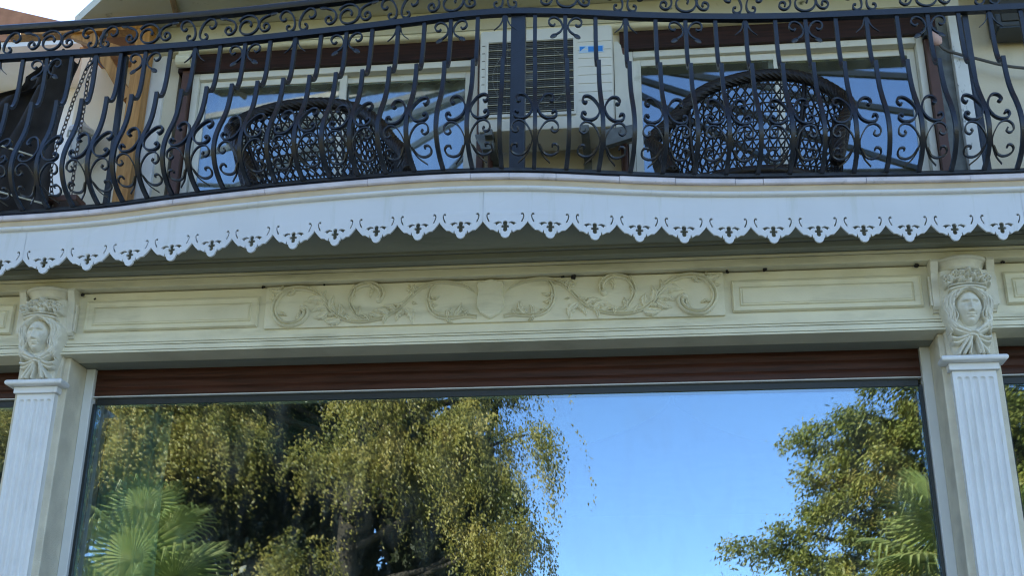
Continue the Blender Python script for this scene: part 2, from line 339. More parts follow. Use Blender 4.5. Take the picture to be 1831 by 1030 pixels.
# moulded frieze panels
def ring(b, x0, x1, z0, z1, wd, y0, h):
    """raised mitred frame"""
    o = [(x0, z0), (x1, z0), (x1, z1), (x0, z1)]; m_ = [(x0+wd*.5, z0+wd*.5), (x1-wd*.5, z0+wd*.5), (x1-wd*.5, z1-wd*.5), (x0+wd*.5, z1-wd*.5)]
    i = [(x0+wd, z0+wd), (x1-wd, z0+wd), (x1-wd, z1-wd), (x0+wd, z1-wd)]
    vs = [(x, y0, z) for x, z in o]+[(x, y0-h, z) for x, z in m_]+[(x, y0-h*.55, z) for x, z in m_]+[(x, y0, z) for x, z in i]
    fs = []
    for r in range(3):
        for k in range(4): fs.append((r*4+k, r*4+(k+1) % 4, (r+1)*4+(k+1) % 4, (r+1)*4+k))
    b.add(vs, fs)
for x0, x1 in ((-2.235, -1.262), (1.285, 2.245), (-4.4, -2.66), (2.66, 4.4)):
    p = MB().box(x0, x1, -0.027, -0.019, 3.44, 3.612, 0.002).build('frieze_panel', 'plaster', V)
    b = MB(); ring(b, x0-.004, x1+.004, 3.436, 3.616, .013, -0.0265, .018); b.build('panel_moulding', 'plaster', p)
    b = MB(); ring(b, x0+.036, x1-.036, 3.470, 3.580, .010, -0.0265, .010); b.build('inner_moulding', 'plaster', p)
    MB().box(x0+.052, x1-.052, -0.031, -0.026, 3.486, 3.564, 0.002).build('raised_field', 'plaster', p)
# relief panel with acanthus scrolls and a shield
RPN = MB().box(-1.220, 1.242, -0.036, -0.019, 3.421, 3.664, 0.003).build('relief_panel', 'plaster', V)
CXR = 0.012; YR = -0.036
main = [(-0.061, 3.584), (-0.122, 3.63), (-0.204, 3.653), (-0.287, 3.656), (-0.361, 3.631), (-0.412, 3.589), (-0.455, 3.542), (-0.498, 3.504), (-0.564, 3.467), (-0.638, 3.45), (-0.713, 3.448), (-0.79, 3.47), (-0.845, 3.512), (-0.883, 3.561), (-0.92, 3.606), (-0.968, 3.636), (-1.03, 3.649), (-1.091, 3.644), (-1.135, 3.617), (-1.162, 3.574), (-1.17, 3.526), (-1.151, 3.478), (-1.114, 3.445), (-1.068, 3.44), (-1.023, 3.454), (-0.995, 3.485), (-0.99, 3.516), (-1.01, 3.533)]
midc = [(-0.623, 3.447), (-0.692, 3.471), (-0.728, 3.512), (-0.75, 3.56), (-0.745, 3.608), (-0.717, 3.643), (-0.672, 3.658), (-0.626, 3.656), (-0.591, 3.631), (-0.578, 3.594), (-0.592, 3.567)]
innc = [(-0.287, 3.656), (-0.316, 3.617), (-0.325, 3.562), (-0.312, 3.506), (-0.273, 3.466), (-0.221, 3.452), (-0.162, 3.454), (-0.111, 3.46), (-0.059, 3.451)]
lv = [(-0.883, 3.561, -0.986, 3.568), (-0.877, 3.529, -0.948, 3.511), (-0.868, 3.509, -0.934, 3.479), (-0.797, 3.459, -0.872, 3.457), (-0.845, 3.512, -0.843, 3.587), (-0.806, 3.483, -0.81, 3.546), (-0.498, 3.504, -0.567, 3.518), (-0.535, 3.482, -0.611, 3.5), (-0.453, 3.495, -0.489, 3.449), (-0.446, 3.511, -0.414, 3.439), (-0.411, 3.549, -0.388, 3.54), (-0.405, 3.588, -0.443, 3.622), (-0.39, 3.608, -0.429, 3.641), (-0.7, 3.479, -0.695, 3.527), (-0.662, 3.47, -0.609, 3.469), (-0.307, 3.569, -0.269, 3.576), (-0.313, 3.53, -0.275, 3.529), (-0.214, 3.456, -0.2, 3.502), (-0.177, 3.462, -0.149, 3.524), (-0.147, 3.462, -0.118, 3.484), (-1.039, 3.467, -1.028, 3.514), (-1.121, 3.629, -1.192, 3.648), (-1.141, 3.646, -1.131, 3.666), (-1.141, 3.502, -1.102, 3.492), (-0.723, 3.615, -0.74, 3.644), (-0.632, 3.628, -0.638, 3.588)]
def side_leaves(pts, every, ln, inner):
    C = catmull(pts, 6); acc = 0; k = 0
    for i in range(2, len(C)-6):
        acc += float(np.linalg.norm(C[i]-C[i-1]))
        if acc > every:
            acc = 0; k += 1; d = C[i+1]-C[i-1]; d = d/np.linalg.norm(d); nn = np.array([-d[1], d[0]])*(inner if k % 3 else -inner)
            tip = C[i]+d*ln*.75+nn*ln*.72; tip[1] = min(3.660, max(3.428, tip[1])); lv.append((C[i][0], C[i][1], tip[0], tip[1]))
side_leaves(main[3:22], .095, .046, -1); side_leaves(midc, .075, .042, -1); side_leaves(innc, .085, .040, 1)
def relief_stroke(b, pts, w0, w1, w2, sx, n=5, depth=1.35):
    C = catmull(pts, n); m_ = len(C)
    for off, sc in ((0, 1.0),):
        vs = []; prof = [(-.80, -.30), (-1.05, .35), (-.85, .95), (-.50, 1.15), (-.15, .75), (.05, .30), (.30, .80), (.60, 1.25), (.90, .95), (1.05, .35), (.80, -.30)]
        for i, p in enumerate(C):
            t = i/(m_-1); wv = (w0+(w1-w0)*min(1, t/.35)) if t < .35 else (w1+(w2-w1)*(t-.35)/.65)
            wv *= min(1, (t+.02)*14)
            d = C[min(i+1, m_-1)]-C[max(i-1, 0)]; d = d/np.linalg.norm(d); nn = np.array([-d[1], d[0]])
            for a, h in prof:
                q = p+nn*wv*(off+a*sc)
                yy = YR+.004-(h*sc*wv*depth)-(0 if off == 0 else wv*.42*depth*1.1)
                vs.append((CXR+sx*(q[0]-CXR), yy, q[1]))
        k = len(prof); fs = [(i*k+j, i*k+j+1, (i+1)*k+j+1, (i+1)*k+j) for i in range(m_-1) for j in range(k-1)]
        fs += [tuple(range(k)), tuple((m_-1)*k+j for j in range(k))]
        b.add(vs, fs)
for sx in (1, -1):
    b = MB()
    relief_stroke(b, main, .011, .012, .019, sx); relief_stroke(b, midc, .010, .013, .017, sx); relief_stroke(b, innc, .011, .013, .011, sx)
    for e in (main[-1], midc[-1]): b.ell((CXR+sx*(e[0]-CXR), YR, e[1]), [(.020, 0, 0), (0, .021, 0), (0, 0, .020)], 10, 8)
    b.build('acanthus_scroll', 'plaster', RPN, 'auto')
    for (xa, za, xb, zb) in lv:
        b = MB(); L_ = math.hypot(xb-xa, zb-za); d = np.array([xb-xa, zb-za])/L_; nn = np.array([-d[1], d[0]])
        bend = .18*L_*(1 if (xa*7+za*31) % 1 > .5 else -1)
        vs = []; K = 9
        for i in range(K):
            t = i/(K-1); wd = .36*L_*math.sin(math.pi*min(1, t*.88+.1))**.8*(1.15-.5*t)*(1-.35*(i % 2)*(0.15 < t < .9))
            c = np.array([xa, za])+d*L_*t*1.2+nn*bend*math.sin(math.pi*t)
            lift = .022*math.sin(math.pi*min(1, t*.75+.2))
            for a, h in ((-.85, -.004), (-1, .006), (-.5, lift), (0, lift*.62), (.5, lift), (1, .006), (.85, -.004)):
                q = c+nn*wd*a; vs.append((CXR+sx*(q[0]-CXR), YR-h+.001, q[1]))
        fs = [(i*7+j, i*7+j+1, (i+1)*7+j+1, (i+1)*7+j) for i in range(K-1) for j in range(6)]
        b.add(vs, fs); b.build('acanthus_leaf', 'plaster', RPN, 'auto')
sh = [(-.075, 3.628), (-.07, 3.648), (-.045, 3.650), (-.02, 3.659), (0, 3.664)]
shp = sh+[(-x, z) for x, z in sh[-2::-1]]+[(.066, 3.60), (.074, 3.55), (.074, 3.505), (.055, 3.468), (.025, 3.450), (0, 3.436), (-.025, 3.450), (-.055, 3.468), (-.074, 3.505), (-.074, 3.55), (-.066, 3.60)]
b = MB(); n = len(shp); cz = 3.55
vs = []
for k, y in ((1.0, YR+.002), (1.0, YR-.012), (.93, YR-.020), (.85, YR-.017)): vs += [(CXR+x*k, y, cz+(z-cz)*k) for x, z in shp]
vs.append((CXR, YR-.026, cz))
fs = [(r*n+i, r*n+(i+1) % n, (r+1)*n+(i+1) % n, (r+1)*n+i) for r in range(3) for i in range(n)]+[(3*n+i, 3*n+(i+1) % n, 4*n) for i in range(n)]
b.add(vs, fs); b.build('shield', 'plaster', RPN, 'auto')
for (x_, z_, r_) in ((-2.262, 3.655, .012), (.46, 3.661, .014), (.40, 3.664, .008), (1.262, 3.662, .012), (1.46, 3.666, .011), (2.225, 3.660, .015), (-1.235, 3.662, .010), (2.66, 3.664, .010), (-2.19, 3.625, .008), (-.9, 3.662, .007)):
    b = MB()
    for _ in range(4): b.ell((x_+random.uniform(-1, 1)*r_*.7, -.045+random.uniform(-.3, .3)*r_, z_+random.uniform(-.6, .3)*r_), [(r_*.7, 0, 0), (0, r_*.7, 0), (0, 0, r_*.55)], 7, 5)
    b.build('dirt_clump', 'dark_cloth', V, True)
# balcony slab: soffit, body, mouldings, coping tiles
pl = plan(cop, -4.5, 4.5, -.03)
b = MB(); n = len(pl); vs = []
for z in (3.790, 3.965): vs += [(x, y, z) for x, y, _, _ in pl]+[(x, 1.10, z) for x, _, _, _ in pl]
fs = []
for i in range(n-1):
    fs += [(i, i+1, n+i+1, n+i), (2*n+i, 2*n+i+1, 3*n+i+1, 3*n+i), (i, i+1, 2*n+i+1, 2*n+i)]
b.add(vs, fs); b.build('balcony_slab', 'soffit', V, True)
MB().sweep(plan(cop, -4.5, 4.5), [(-.031, 3.931), (-.012, 3.931), (-.012, 3.967), (-.031, 3.967)]).build('fascia_band', 'tan_band', V)
prof = [(-.03, 3.903)]+[(-.006+.016*math.cos(a), 3.917+.0135*math.sin(a)) for a in np.linspace(-1.5, 1.5, 7)]+[(-.03, 3.931)]
MB().sweep(plan(cop, -4.5, 4.5), prof).build('bead_moulding', 'white', V, 'auto')
seams = [-4.5, -3.9, -3.3, -2.62, -2.12, -1.62, -1.10, -.55, -.02, .172, .405, .72, 1.0, 1.30, 1.44, 1.95, 2.46, 2.95, 3.6, 4.5]
for i in range(len(seams)-1):
    j = random.uniform(-.002, .002); z = 3.999+random.uniform(-.0015, .0015)
    MB().sweep(plan(cop, seams[i]+.0012, seams[i+1]-.0012, step=.03), [(-.12, 3.968), (.004+j, 3.968), (.010+j, 3.973), (.010+j, z-.006), (.004+j, z), (-.12, z+.004)]).build('coping_tile', 'coping', V)
MB().box(-4.5, 4.5, -.25, 1.10, 3.966, 3.972).build('balcony_floor', 'paving', V)

# ---- upper floor walls (front face y = 1.05)
UY = 1.05; RX = 7.4
def wall(x0, x1, z0, z1, m='wall_cream', y0=UY, y1=UY+.25): MB().box(x0, x1, y0, y1, z0, z1).build('upper_wall', m, V)
wall(-2.62, -2.36, 3.96, 6.12); wall(-.215, .725, 3.96, 5.90); wall(2.80, RX, 3.96, 6.12)
wall(-2.36, 2.80, 5.90, 6.12)
# mouldings over the doors
for x0, x1 in ((-2.36, -.215), (.725, 2.80)):
    MB().box(x0, x1, UY-.03, UY+.2, 5.755, 5.895).build('shutter_box', 'door_shutter', V)
    prof = [(-.02, 5.890)]+[(.05+.028*math.cos(a), 5.918+.026*math.sin(a)) for a in np.linspace(-1.4, 1.4, 7)]+[(-.02, 5.946)]
b = MB(); P_ = [(-2.62, UY, 0, -1), (2.86, UY, 0, -1)]
b.sweep(P_, [(-.02, 5.892)]+[(.055+.026*math.cos(a), 5.918+.024*math.sin(a)) for a in np.linspace(-1.4, 1.4, 7)]+[(-.02, 5.944)]).build('door_cornice', 'plaster', V, 'auto')
MB().box(-2.62, 2.90, UY-.05, UY, 5.958, 6.118, .004).build('upper_frieze', 'eave', V)
# eave soffit and roof
eave = [(-3.2, 1.06), (-3.13, .916), (-2.52, .40), (-2.40, .22), (RX+.3, .22), (RX+.3, 1.06)]
MB().prism(eave, 'z', 6.122, 6.20).build('eave_soffit', 'eave', V)
rf = MB(); a = [(-3.25, 1.1, 6.202), (-2.55, .36, 6.202), (-2.42, .18, 6.202), (RX+.35, .18, 6.202), (RX+.35, 8.6, 6.202), (-3.0, 8.6, 6.202), (-.2, 4.2, 8.1), (RX-3, 4.2, 8.1)]
rf.add(a, [(0, 1, 2, 3, 4, 5)[::-1], (2, 3, 7, 6), (3, 4, 7), (4, 5, 6, 7), (5, 0, 6), (0, 1, 6), (1, 2, 6)]); rf.build('roof', 'roof', V)
MB().box(-2.62, -2.45, UY-.035, UY+.03, 3.97, 6.115, .004).build('corner_trim', 'white', V)
MB().box(-2.318, -2.262, UY-.045, UY+.03, 3.97, 5.757, .003).build('shutter_guide', 'brown_metal', V)
MB().box(-.235, -.19, UY-.045, UY+.03, 3.97, 5.757, .003).build('shutter_guide', 'brown_metal', V)
MB().box(.715, .76, UY-.045, UY+.03, 3.97, 5.757, .003).build('shutter_guide', 'brown_metal', V)
MB().box(2.715, 2.775, UY-.045, UY+.03, 3.97, 5.757, .003).build('shutter_guide', 'brown_metal', V)
MB().box(2.775, 2.872, UY-.02, UY+.03, 3.97, 6.10, .003).build('corner_strip', 'steel', V)
MB().box(2.872, 2.955, UY-.07, UY+.03, 3.97, 6.10, .004).build('corner_trim', 'peel', V)
# little volute bracket above the left door
b = MB(); sp = [(UY-.03-.055+.055*(1-k/26)*math.cos(.2+k*.42)-.0, 5.80+.055*(1-k/26)*math.sin(.2+k*.42)) for k in range(22)]
for x in (-2.345,): b.bar([(x+.05, y, z) for y, z in sp], (1, 0, 0), .05, .010)
b.box(-2.345, -2.245, UY-.10, UY, 5.845, 5.89, .006); b.build('volute_bracket', 'plaster', V)
# room shells behind the glass
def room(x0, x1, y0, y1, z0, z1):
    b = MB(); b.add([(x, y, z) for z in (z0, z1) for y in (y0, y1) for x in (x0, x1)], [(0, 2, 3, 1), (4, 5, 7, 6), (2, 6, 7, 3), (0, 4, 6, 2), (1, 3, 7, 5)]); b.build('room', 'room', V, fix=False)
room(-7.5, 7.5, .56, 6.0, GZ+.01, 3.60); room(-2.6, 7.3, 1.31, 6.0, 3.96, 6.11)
MB().box(-WX, WX, 6.01, 6.25, GZ, 6.19).build('back_wall', 'wall_cream', V)
for x0, x1 in ((-WX, -WX+.2), (WX-.2, WX)): MB().box(x0, x1, .551, 6.009, GZ, 3.78).build('side_wall', 'wall_cream', V)
MB().box(-2.62, -2.605, 1.301, 6.009, 3.96, 6.12).build('upper_side_wall', 'wall_cream', V)
MB().box(RX-.1, RX, 1.301, 6.009, 3.96, 6.12).build('upper_side_wall', 'wall_cream', V)
MB().box(-WX, WX, 1.101, 6.009, 3.80, 3.95).build('floor_slab', 'plaster', V)
MB().box(-WX, -4.501, .56, 1.10, 3.79, 3.95).build('floor_slab', 'plaster', V)
MB().box(4.501, WX, .56, 1.10, 3.79, 3.95).build('floor_slab', 'plaster', V)

# ================================================================== ground floor windows
def big_window(x0, x1, label):
    t = thing('picture_window', label, 'window', ((x0+x1)/2, .30, GZ), 'large ground floor windows')
    fy = .195
    for a, c in ((x0, x0+.052), (x1-.052, x1)):
        MB().box(a+.001, c, fy, fy+.10, GZ+.3, 3.298, .004).build('frame_side', 'frame', t)
    for a, c in ((x0+.053, x0+.068), (x1-.068, x1-.053)):
        MB().box(a, c, fy+.025, fy+.10, GZ+.3, 3.10).build('gasket', 'gasket', t)
    sb = MB().box(x0+.053, x1-.053, fy+.03, fy+.12, 3.142, 3.298).build('shutter_box', 'shutter', t)
    for k in range(3):
        z0 = 3.146+k*.051
        b = MB(); prof = [(0, z0), (.0025, z0+.002), (.003, z0+.024), (.0025, z0+.046), (0, z0+.049)]
        b.sweep([(x0+.054, fy+.031, 0, -1), (x1-.054, fy+.031, 0, -1)], prof).build('slat', 'shutter', sb, 'auto')
    MB().box(x0+.054, x1-.054, fy+.018, fy+.06, 3.136, 3.1415).build('bottom_rail', 'frame', t)
    MB().box(x0+.069, x1-.069, fy+.04, fy+.10, 3.098, 3.135).build('head_seal', 'gasket', t)
    MB().box(x0+.069, x1-.069, fy+.050, fy+.078, GZ+.32, 3.0975).build('pane', 'glass', t)
    MB().box(x0+.02, x1-.02, fy-.03, fy+.2, GZ+.2, GZ+.299, .006).build('sill', 'white', t)
    return t
big_window(-2.30, 2.30, 'wide picture window between the two fluted pilasters under a brown shutter box')
big_window(-7.20, -2.59, 'window only partly in view left of the left pilaster')
big_window(2.59, 7.20, 'window only partly in view right of the right pilaster')
# curtains inside the middle window
def cloth(name, m, fn, nu, nv, label, cat):
    V_ = np.array([fn(i/nu, j/nv) for j in range(nv+1) for i in range(nu+1)]); F_ = [(j*(nu+1)+i, j*(nu+1)+i+1, (j+1)*(nu+1)+i+1, (j+1)*(nu+1)+i) for j in range(nv) for i in range(nu)]
    o = np_mesh(name, V_, F_, m, None, True); sm = o.modifiers.new('thickness', 'SOLIDIFY'); sm.thickness = .002
    return tag(o, label, cat)
cloth('sheer_curtain', 'teal', lambda u, v: (-2.24+.42*u+.02*math.sin(9*v+4*u), .36+.035*math.sin(u*34+1.5*v)+.02*math.sin(u*13), GZ+.35+v*3.38), 60, 12, 'teal sheer curtain hanging inside the left end of the middle window', 'curtain')
def swag(x0, x1, dz):
    return lambda u, v: (x0+(x1-x0)*u, .46+.03*math.sin(v*22+3*u)+.05*math.sin(math.pi*u), 3.20-v*(.10+dz*math.sin(math.pi*u)**.8))
cloth('swag_curtain', 'green_sheer', swag(-1.82, -.42, .26), 40, 20, 'green draped curtain swag inside the window, left of the middle', 'curtain')
cloth('swag_curtain', 'green_sheer', swag(-.40, .95, .24), 40, 20, 'draped sheer swag inside the window top at the blue sky reflection', 'curtain')
cloth('swag_curtain', 'green_sheer', swag(.97, 2.2, .24), 40, 20, 'draped sheer swag inside the window at the right tree reflection', 'curtain')

# ================================================================== fluted pilasters
def pilaster(cx, label):
    t = thing('fluted_pilaster', label, 'pilaster', (cx, 0, GZ), 'fluted pilasters')
    hw = .106; xs = sorted(set([-hw+.0]+list(np.linspace(-hw, hw, 91)))); zs = list(np.linspace(GZ+.25, 2.98, 12))+list(np.linspace(2.985, 3.084, 34))
    fl = [(-.076+.038*k) for k in range(5)]; fr = .0135; ztop = 3.040
    def dep(x, z):
        for c in fl:
            a = abs(x-c)
            if z <= ztop: r = a/fr
            else: r = math.hypot(x-c, z-ztop)/fr
            if r < 1: return .0105*math.sqrt(1-r*r)
        return 0.0
    nx = len(xs); vs = [(cx+x, -.042+dep(x, z), z) for z in zs for x in xs]
    fs = [(j*nx+i, j*nx+i+1, (j+1)*nx+i+1, (j+1)*nx+i) for j in range(len(zs)-1) for i in range(nx-1)]
    b = MB().add(vs, fs)
    b.add([(cx-hw, -.042, GZ+.25), (cx-hw, -.042, 3.084), (cx-hw, 0.001, 3.084), (cx-hw, .001, GZ+.25)], [(0, 1, 2, 3)])
    b.add([(cx+hw, -.042, GZ+.25), (cx+hw, -.042, 3.084), (cx+hw, 0.001, 3.084), (cx+hw, .001, GZ+.25)], [(3, 2, 1, 0)])
    b.build('shaft', 'white', t, 'auto', fix=False)
    c = MB().box(cx-.122, cx+.122, -.060, -.0005, 3.085, 3.120, .003).build('capital', 'white', t)
    bb = MB(); pr = [(0.0, 3.1205), (.020, 3.1205)]+[(.022+.017*math.cos(a), 3.1375+.0165*math.sin(a)) for a in np.linspace(-1.45, 1.45, 7)]+[(.015, 3.1545), (0, 3.1545)]
    vs = []
    for dx, sg in ((-.122, -1), (.122, 1)): pass
    rows = [[(cx-.122-a, -.0005, z) for a, z in pr], [(cx-.122-a, -.060-a, z) for a, z in pr], [(cx+.122+a, -.060-a, z) for a, z in pr], [(cx+.122+a, -.0005, z) for a, z in pr]]
    k = len(pr); vs = [p for r_ in rows for p in r_]; fs = [(i*k+j, i*k+j+1, (i+1)*k+j+1, (i+1)*k+j) for i in range(3) for j in range(k-1)]
    fs += [(k-1, 2*k-1, 3*k-1, 4*k-1), (0, k, 2*k, 3*k)]
    bb.add(vs, fs).build('capital_roll', 'white', t, 'auto')
    MB().box(cx-.13, cx+.13, -.075, -.0005, GZ, GZ+.249, .006).build('base', 'white', t)
pilaster(-2.447, 'white fluted pilaster at the left edge of the picture')
pilaster(2.444, 'white fluted pilaster at the right side of the picture')

# ================================================================== carved head corbels
def gs(x, z, cx, cz, sx, sz): return np.exp(-((x-cx)/sx)**2-((z-cz)/sz)**2)
def seg_ridge(x, z, ax, az, bx, bz, wd):
    dx, dz = bx-ax, bz-az; t = np.clip(((x-ax)*dx+(z-az)*dz)/(dx*dx+dz*dz), 0, 1)
    d = np.hypot(x-ax-t*dx, z-az-t*dz); return np.exp(-(d/wd)**2), t
def corbel(cx, turn, label):
    t = thing('head_corbel', label, 'corbel', (cx, 0, 3.157), 'carved head corbels')
    Z0 = 3.1565; NZ, NX = 230, 130
    z = np.linspace(0, .445, NZ)[:, None]; wz = np.interp(z[:, 0], [0, .06, .12, .20, .28, .36, .445], [.088, .098, .108, .122, .132, .128, .122])[:, None]
    u = np.linspace(-1, 1, NX)[None, :]; x = u*wz; z = z+0*x
    zc = z; z = zc+.026
    base = .046+.052*np.clip(zc/.44, 0, 1)**1.3+.010*np.cos(u*math.pi/2)
    h = np.zeros_like(x)
    fx, fz, rx, rz = .004*turn, .258, .066, .092
    xf = x-fx-turn*.012*np.exp(-((z-fz)/.08)**2)*0
    r2 = (xf/rx)**2+((z-fz)/rz)**2*np.where(z < fz, .92, 1.0)
    taper = 1+.35*np.clip((fz-z)/rz, 0, 1)            # narrower jaw
    r2 = (xf*taper/rx)**2+((z-fz)/rz)**2
    face = .078*np.sqrt(np.clip(1-r2, 0, 1))**.75
    r = np.sqrt(r2)
    # hair: waves round the face
    ang = np.arctan2(z-fz, xf)
    def lock(pts, wd, H, dst):
        for (ax, az), (bx, bz) in zip(pts[:-1], pts[1:]):
            dx, dz = bx-ax, bz-az; tt = np.clip(((x-ax)*dx+(z-az)*dz)/(dx*dx+dz*dz), 0, 1)
            d = np.hypot(x-ax-tt*dx, z-az-tt*dz); dst = np.maximum(dst, H*np.sqrt(np.clip(1-(d/wd)**2, 0, 1))-.0*d)
        return dst
    def curve(p): return [tuple(q) for q in catmull(p, 4)]
    h = np.maximum(h, .020*np.exp(-((r-1.3)/.45)**4)*(z > .12))
    for sx in (-1, 1):
        for pts, wd, H in (([(.050, .345), (.098, .318), (.114, .270), (.098, .225), (.110, .185), (.098, .150)], .017, .050),
                           ([(.030, .356), (.076, .334), (.096, .287), (.088, .235), (.096, .195), (.080, .160)], .017, .060),
                           ([(.014, .358), (.054, .342), (.078, .302), (.080, .262), (.071, .225), (.079, .190), (.062, .166)], .013, .064),
                           ([(.104, .300), (.120, .262), (.116, .215), (.118, .175)], .012, .036),
                           ([(.098, .150), (.112, .128), (.100, .112), (.088, .120)], .010, .040)):
            for o_, hh in ((-.0085, .90), (0, 1.0), (.0085, .92)):
                h = lock(curve([(sx*(a+o_+.003*math.sin(q*2.1+o_*400)), c+o_*.3) for q, (a, c) in enumerate(pts)]), wd*.52, H*hh, h)
    neck = .026*np.exp(-((x/.045)**4))*np.exp(-((z-.168)/.03)**4); h = np.maximum(h, neck)
    kx, kz = .008, .128
    for sx in (-1, 1):
        for pts, wd, H in (([(.092, .190), (.060, .160), (.008, .130)], .016, .062), ([(.100, .172), (.066, .145), (.010, .120)], .012, .052),
                           ([(.010, .124), (.034, .085), (.066, .040), (.074, .012)], .012, .050), ([(.010, .120), (.026, .075), (.046, .030), (.048, .006)], .011, .056),
                           ([(.010, .118), (.016, .070), (.026, .032)], .009, .044), ([(.028, .118), (.064, .108), (.094, .112)], .012, .050), ([(.030, .106), (.066, .088), (.090, .090)], .010, .042)):
            h = lock(curve([(sx*a+(kx if a < .03 else 0), c) for a, c in pts]), wd, H, h)
    kd = np.clip(1-((x-kx)/.036)**2-((z-kz)/.024)**2, 0, 1); h = np.maximum(h, .070*np.sqrt(kd)*(1+.10*np.sin((z-kz)*300+(x-kx)*70)))
    # face features
    f = face.copy(); inside = r < 1
    ez = fz+.020; nb = fz-.024
    nose = np.where((z < ez+.015) & (z > nb-.006), 1, 0)*np.exp(-(xf/(.0065+.005*np.clip((ez-z)/.045, 0, 1)))**2)*(.007+.017*np.clip((ez+.015-z)/.058, 0, 1))*np.clip((z-(nb-.006))/.007, 0, 1)
    f = f+nose
    for sx in (-1, 1):
        f = f-.019*gs(xf, z, sx*.024, ez, .016, .0085)+.010*gs(xf, z, sx*.023, ez-.001, .011, .0045)
        f = f+.008*gs(xf, z, sx*.024, ez+.0140, .019, .004)-.003*gs(xf, z, sx*.023, ez-.0065, .012, .0025)
        f = f+.006*gs(xf, z, sx*.030, fz-.018, .014, .018)+.004*gs(xf, z, sx*.010, nb+.002, .005, .005)
        f = f-.004*gs(xf, z, sx*.021, fz-.040, .004, .006)
    lz = fz-.043
    f = f+.0075*gs(xf, z, 0, lz+.0042, .015, .004)+.0085*gs(xf, z, 0, lz-.0050, .012, .0042)-.009*gs(xf, z, 0, lz, .017, .0017)
    f = f-.004*gs(xf, z, 0, lz-.0125, .012, .004)+.009*gs(xf, z, 0, fz-.070, .014, .010)
    h = np.where(inside & (f > h*.85), f, h)
    for sx in (-1, 1): h = lock(curve([(sx*.003, .356), (sx*.034, .346), (sx*.064, .316)]), .010, .074, h)
    # headband and crown of flowers
    z = zc
    bd = np.exp(-((z-.336+.9*x*x)/.010)**4)*(np.abs(x) < .092); h = np.maximum(h, .080*bd*np.cos(np.clip(x/.12, -1.2, 1.2)))
    bd = np.exp(-((z-.354+.9*x*x)/.005)**4)*(np.abs(x) < .092); h = np.maximum(h, .068*bd)
    for cxf, zf, s_ in ((-.098, .380, .026), (-.054, .402, .026), (0, .398, .038), (.054, .402, .026), (.098, .380, .026)):
        d = np.hypot(x-cxf, z-zf); a = np.arctan2(z-zf, x-cxf)
        fl = (.070+.008*np.cos(a*5))*np.sqrt(np.clip(1-(d/(s_*1.25*(1+.14*np.cos(a*5+cxf*40))))**4, 0, 1))-.020*np.exp(-((d-s_*.42)/.006)**2)
        h = np.maximum(h, fl)
    edge = np.clip((1-np.abs(u))/.07, 0, 1)**.5
    # soften steps
    for _ in range(1):
        hp = np.pad(h, 1, mode='edge'); h = .7*h+.075*(hp[:-2, 1:-1]+hp[2:, 1:-1]+hp[1:-1, :-2]+hp[1:-1, 2:])
    Y = -(base+h*edge)*(edge*.35+.65)
    fin = np.stack([cx+x, Y, Z0+zc], -1).reshape(-1, 3)
    idx = np.arange(NZ*NX).reshape(NZ, NX)
    F_ = np.stack([idx[:-1, :-1], idx[:-1, 1:], idx[1:, 1:], idx[1:, :-1]], -1).reshape(-1, 4)
    Vn = list(fin); Fs = list(F_)
    nb0 = len(Vn)                                      # walls back to the pier
    bdry = list(idx[0, :])+list(idx[1:, -1])+list(idx[-1, -2::-1])+list(idx[-2:0:-1, 0])
    for i_ in bdry: Vn.append(np.array([fin[i_][0], .0, fin[i_][2]]))
    nB = len(bdry)
    for k in range(nB): Fs.append(np.array([bdry[(k+1) % nB], bdry[k], nb0+k, nb0+(k+1) % nB]))
    np_mesh('carved_head', np.array(Vn), np.array(Fs), 'stucco', t, True)
    # drum shaped abacus
    b = MB(); pr = [(.090, 3.600), (.108, 3.602), (.113, 3.608), (.108, 3.614), (.106, 3.620), (.112, 3.634), (.120, 3.644), (.122, 3.647), (.128, 3.648), (.134, 3.654), (.134, 3.662), (.128, 3.668), (.120, 3.671)]
    A = np.linspace(0, math.pi, 25); vs = [(cx-r_*math.cos(a)*1.06, -.030-r_*math.sin(a)*.95, zz) for r_, zz in pr for a in A]; k = len(A)
    fs = [(i*k+j, i*k+j+1, (i+1)*k+j+1, (i+1)*k+j) for i in range(len(pr)-1) for j in range(k-1)]+[tuple(range(k)), tuple((len(pr)-1)*k+j for j in range(k))]
    b.add(vs, fs).build('abacus', 'stucco', t, 'auto')
    # side consoles
    for sx in (-1, 1):
        pts = [(0, 3.671), (-.100, 3.671), (-.106, 3.655), (-.094, 3.625), (-.082, 3.600), (-.074, 3.56), (-.070, 3.46), (-.064, 3.425), (-.050, 3.410), (-.040, 3.425), (-.036, 3.40), (0, 3.392)]
        x0, x1 = (cx+sx*.120, cx+sx*.158)
        b = MB(); b.prism(pts, 'x', min(x0, x1), max(x0, x1)); b.build('side_console', 'stucco', t)
        xa, xb = sorted((cx+sx*.1585, cx+sx*.168))
        b = MB(); b.box(xa, xb, -.060, -.03, 3.43, 3.59, .002); b.build('console_fillet', 'stucco', t)
    MB().box(cx-.118, cx+.118, -.030, 0.0, 3.157, 3.299, .004).build('back_block', 'rough_plaster', t)
corbel(-2.447, -2.2, 'carved stone head with flower crown on the left pilaster')
corbel(2.444, .3, 'carved stone head with flower crown on the right pilaster')

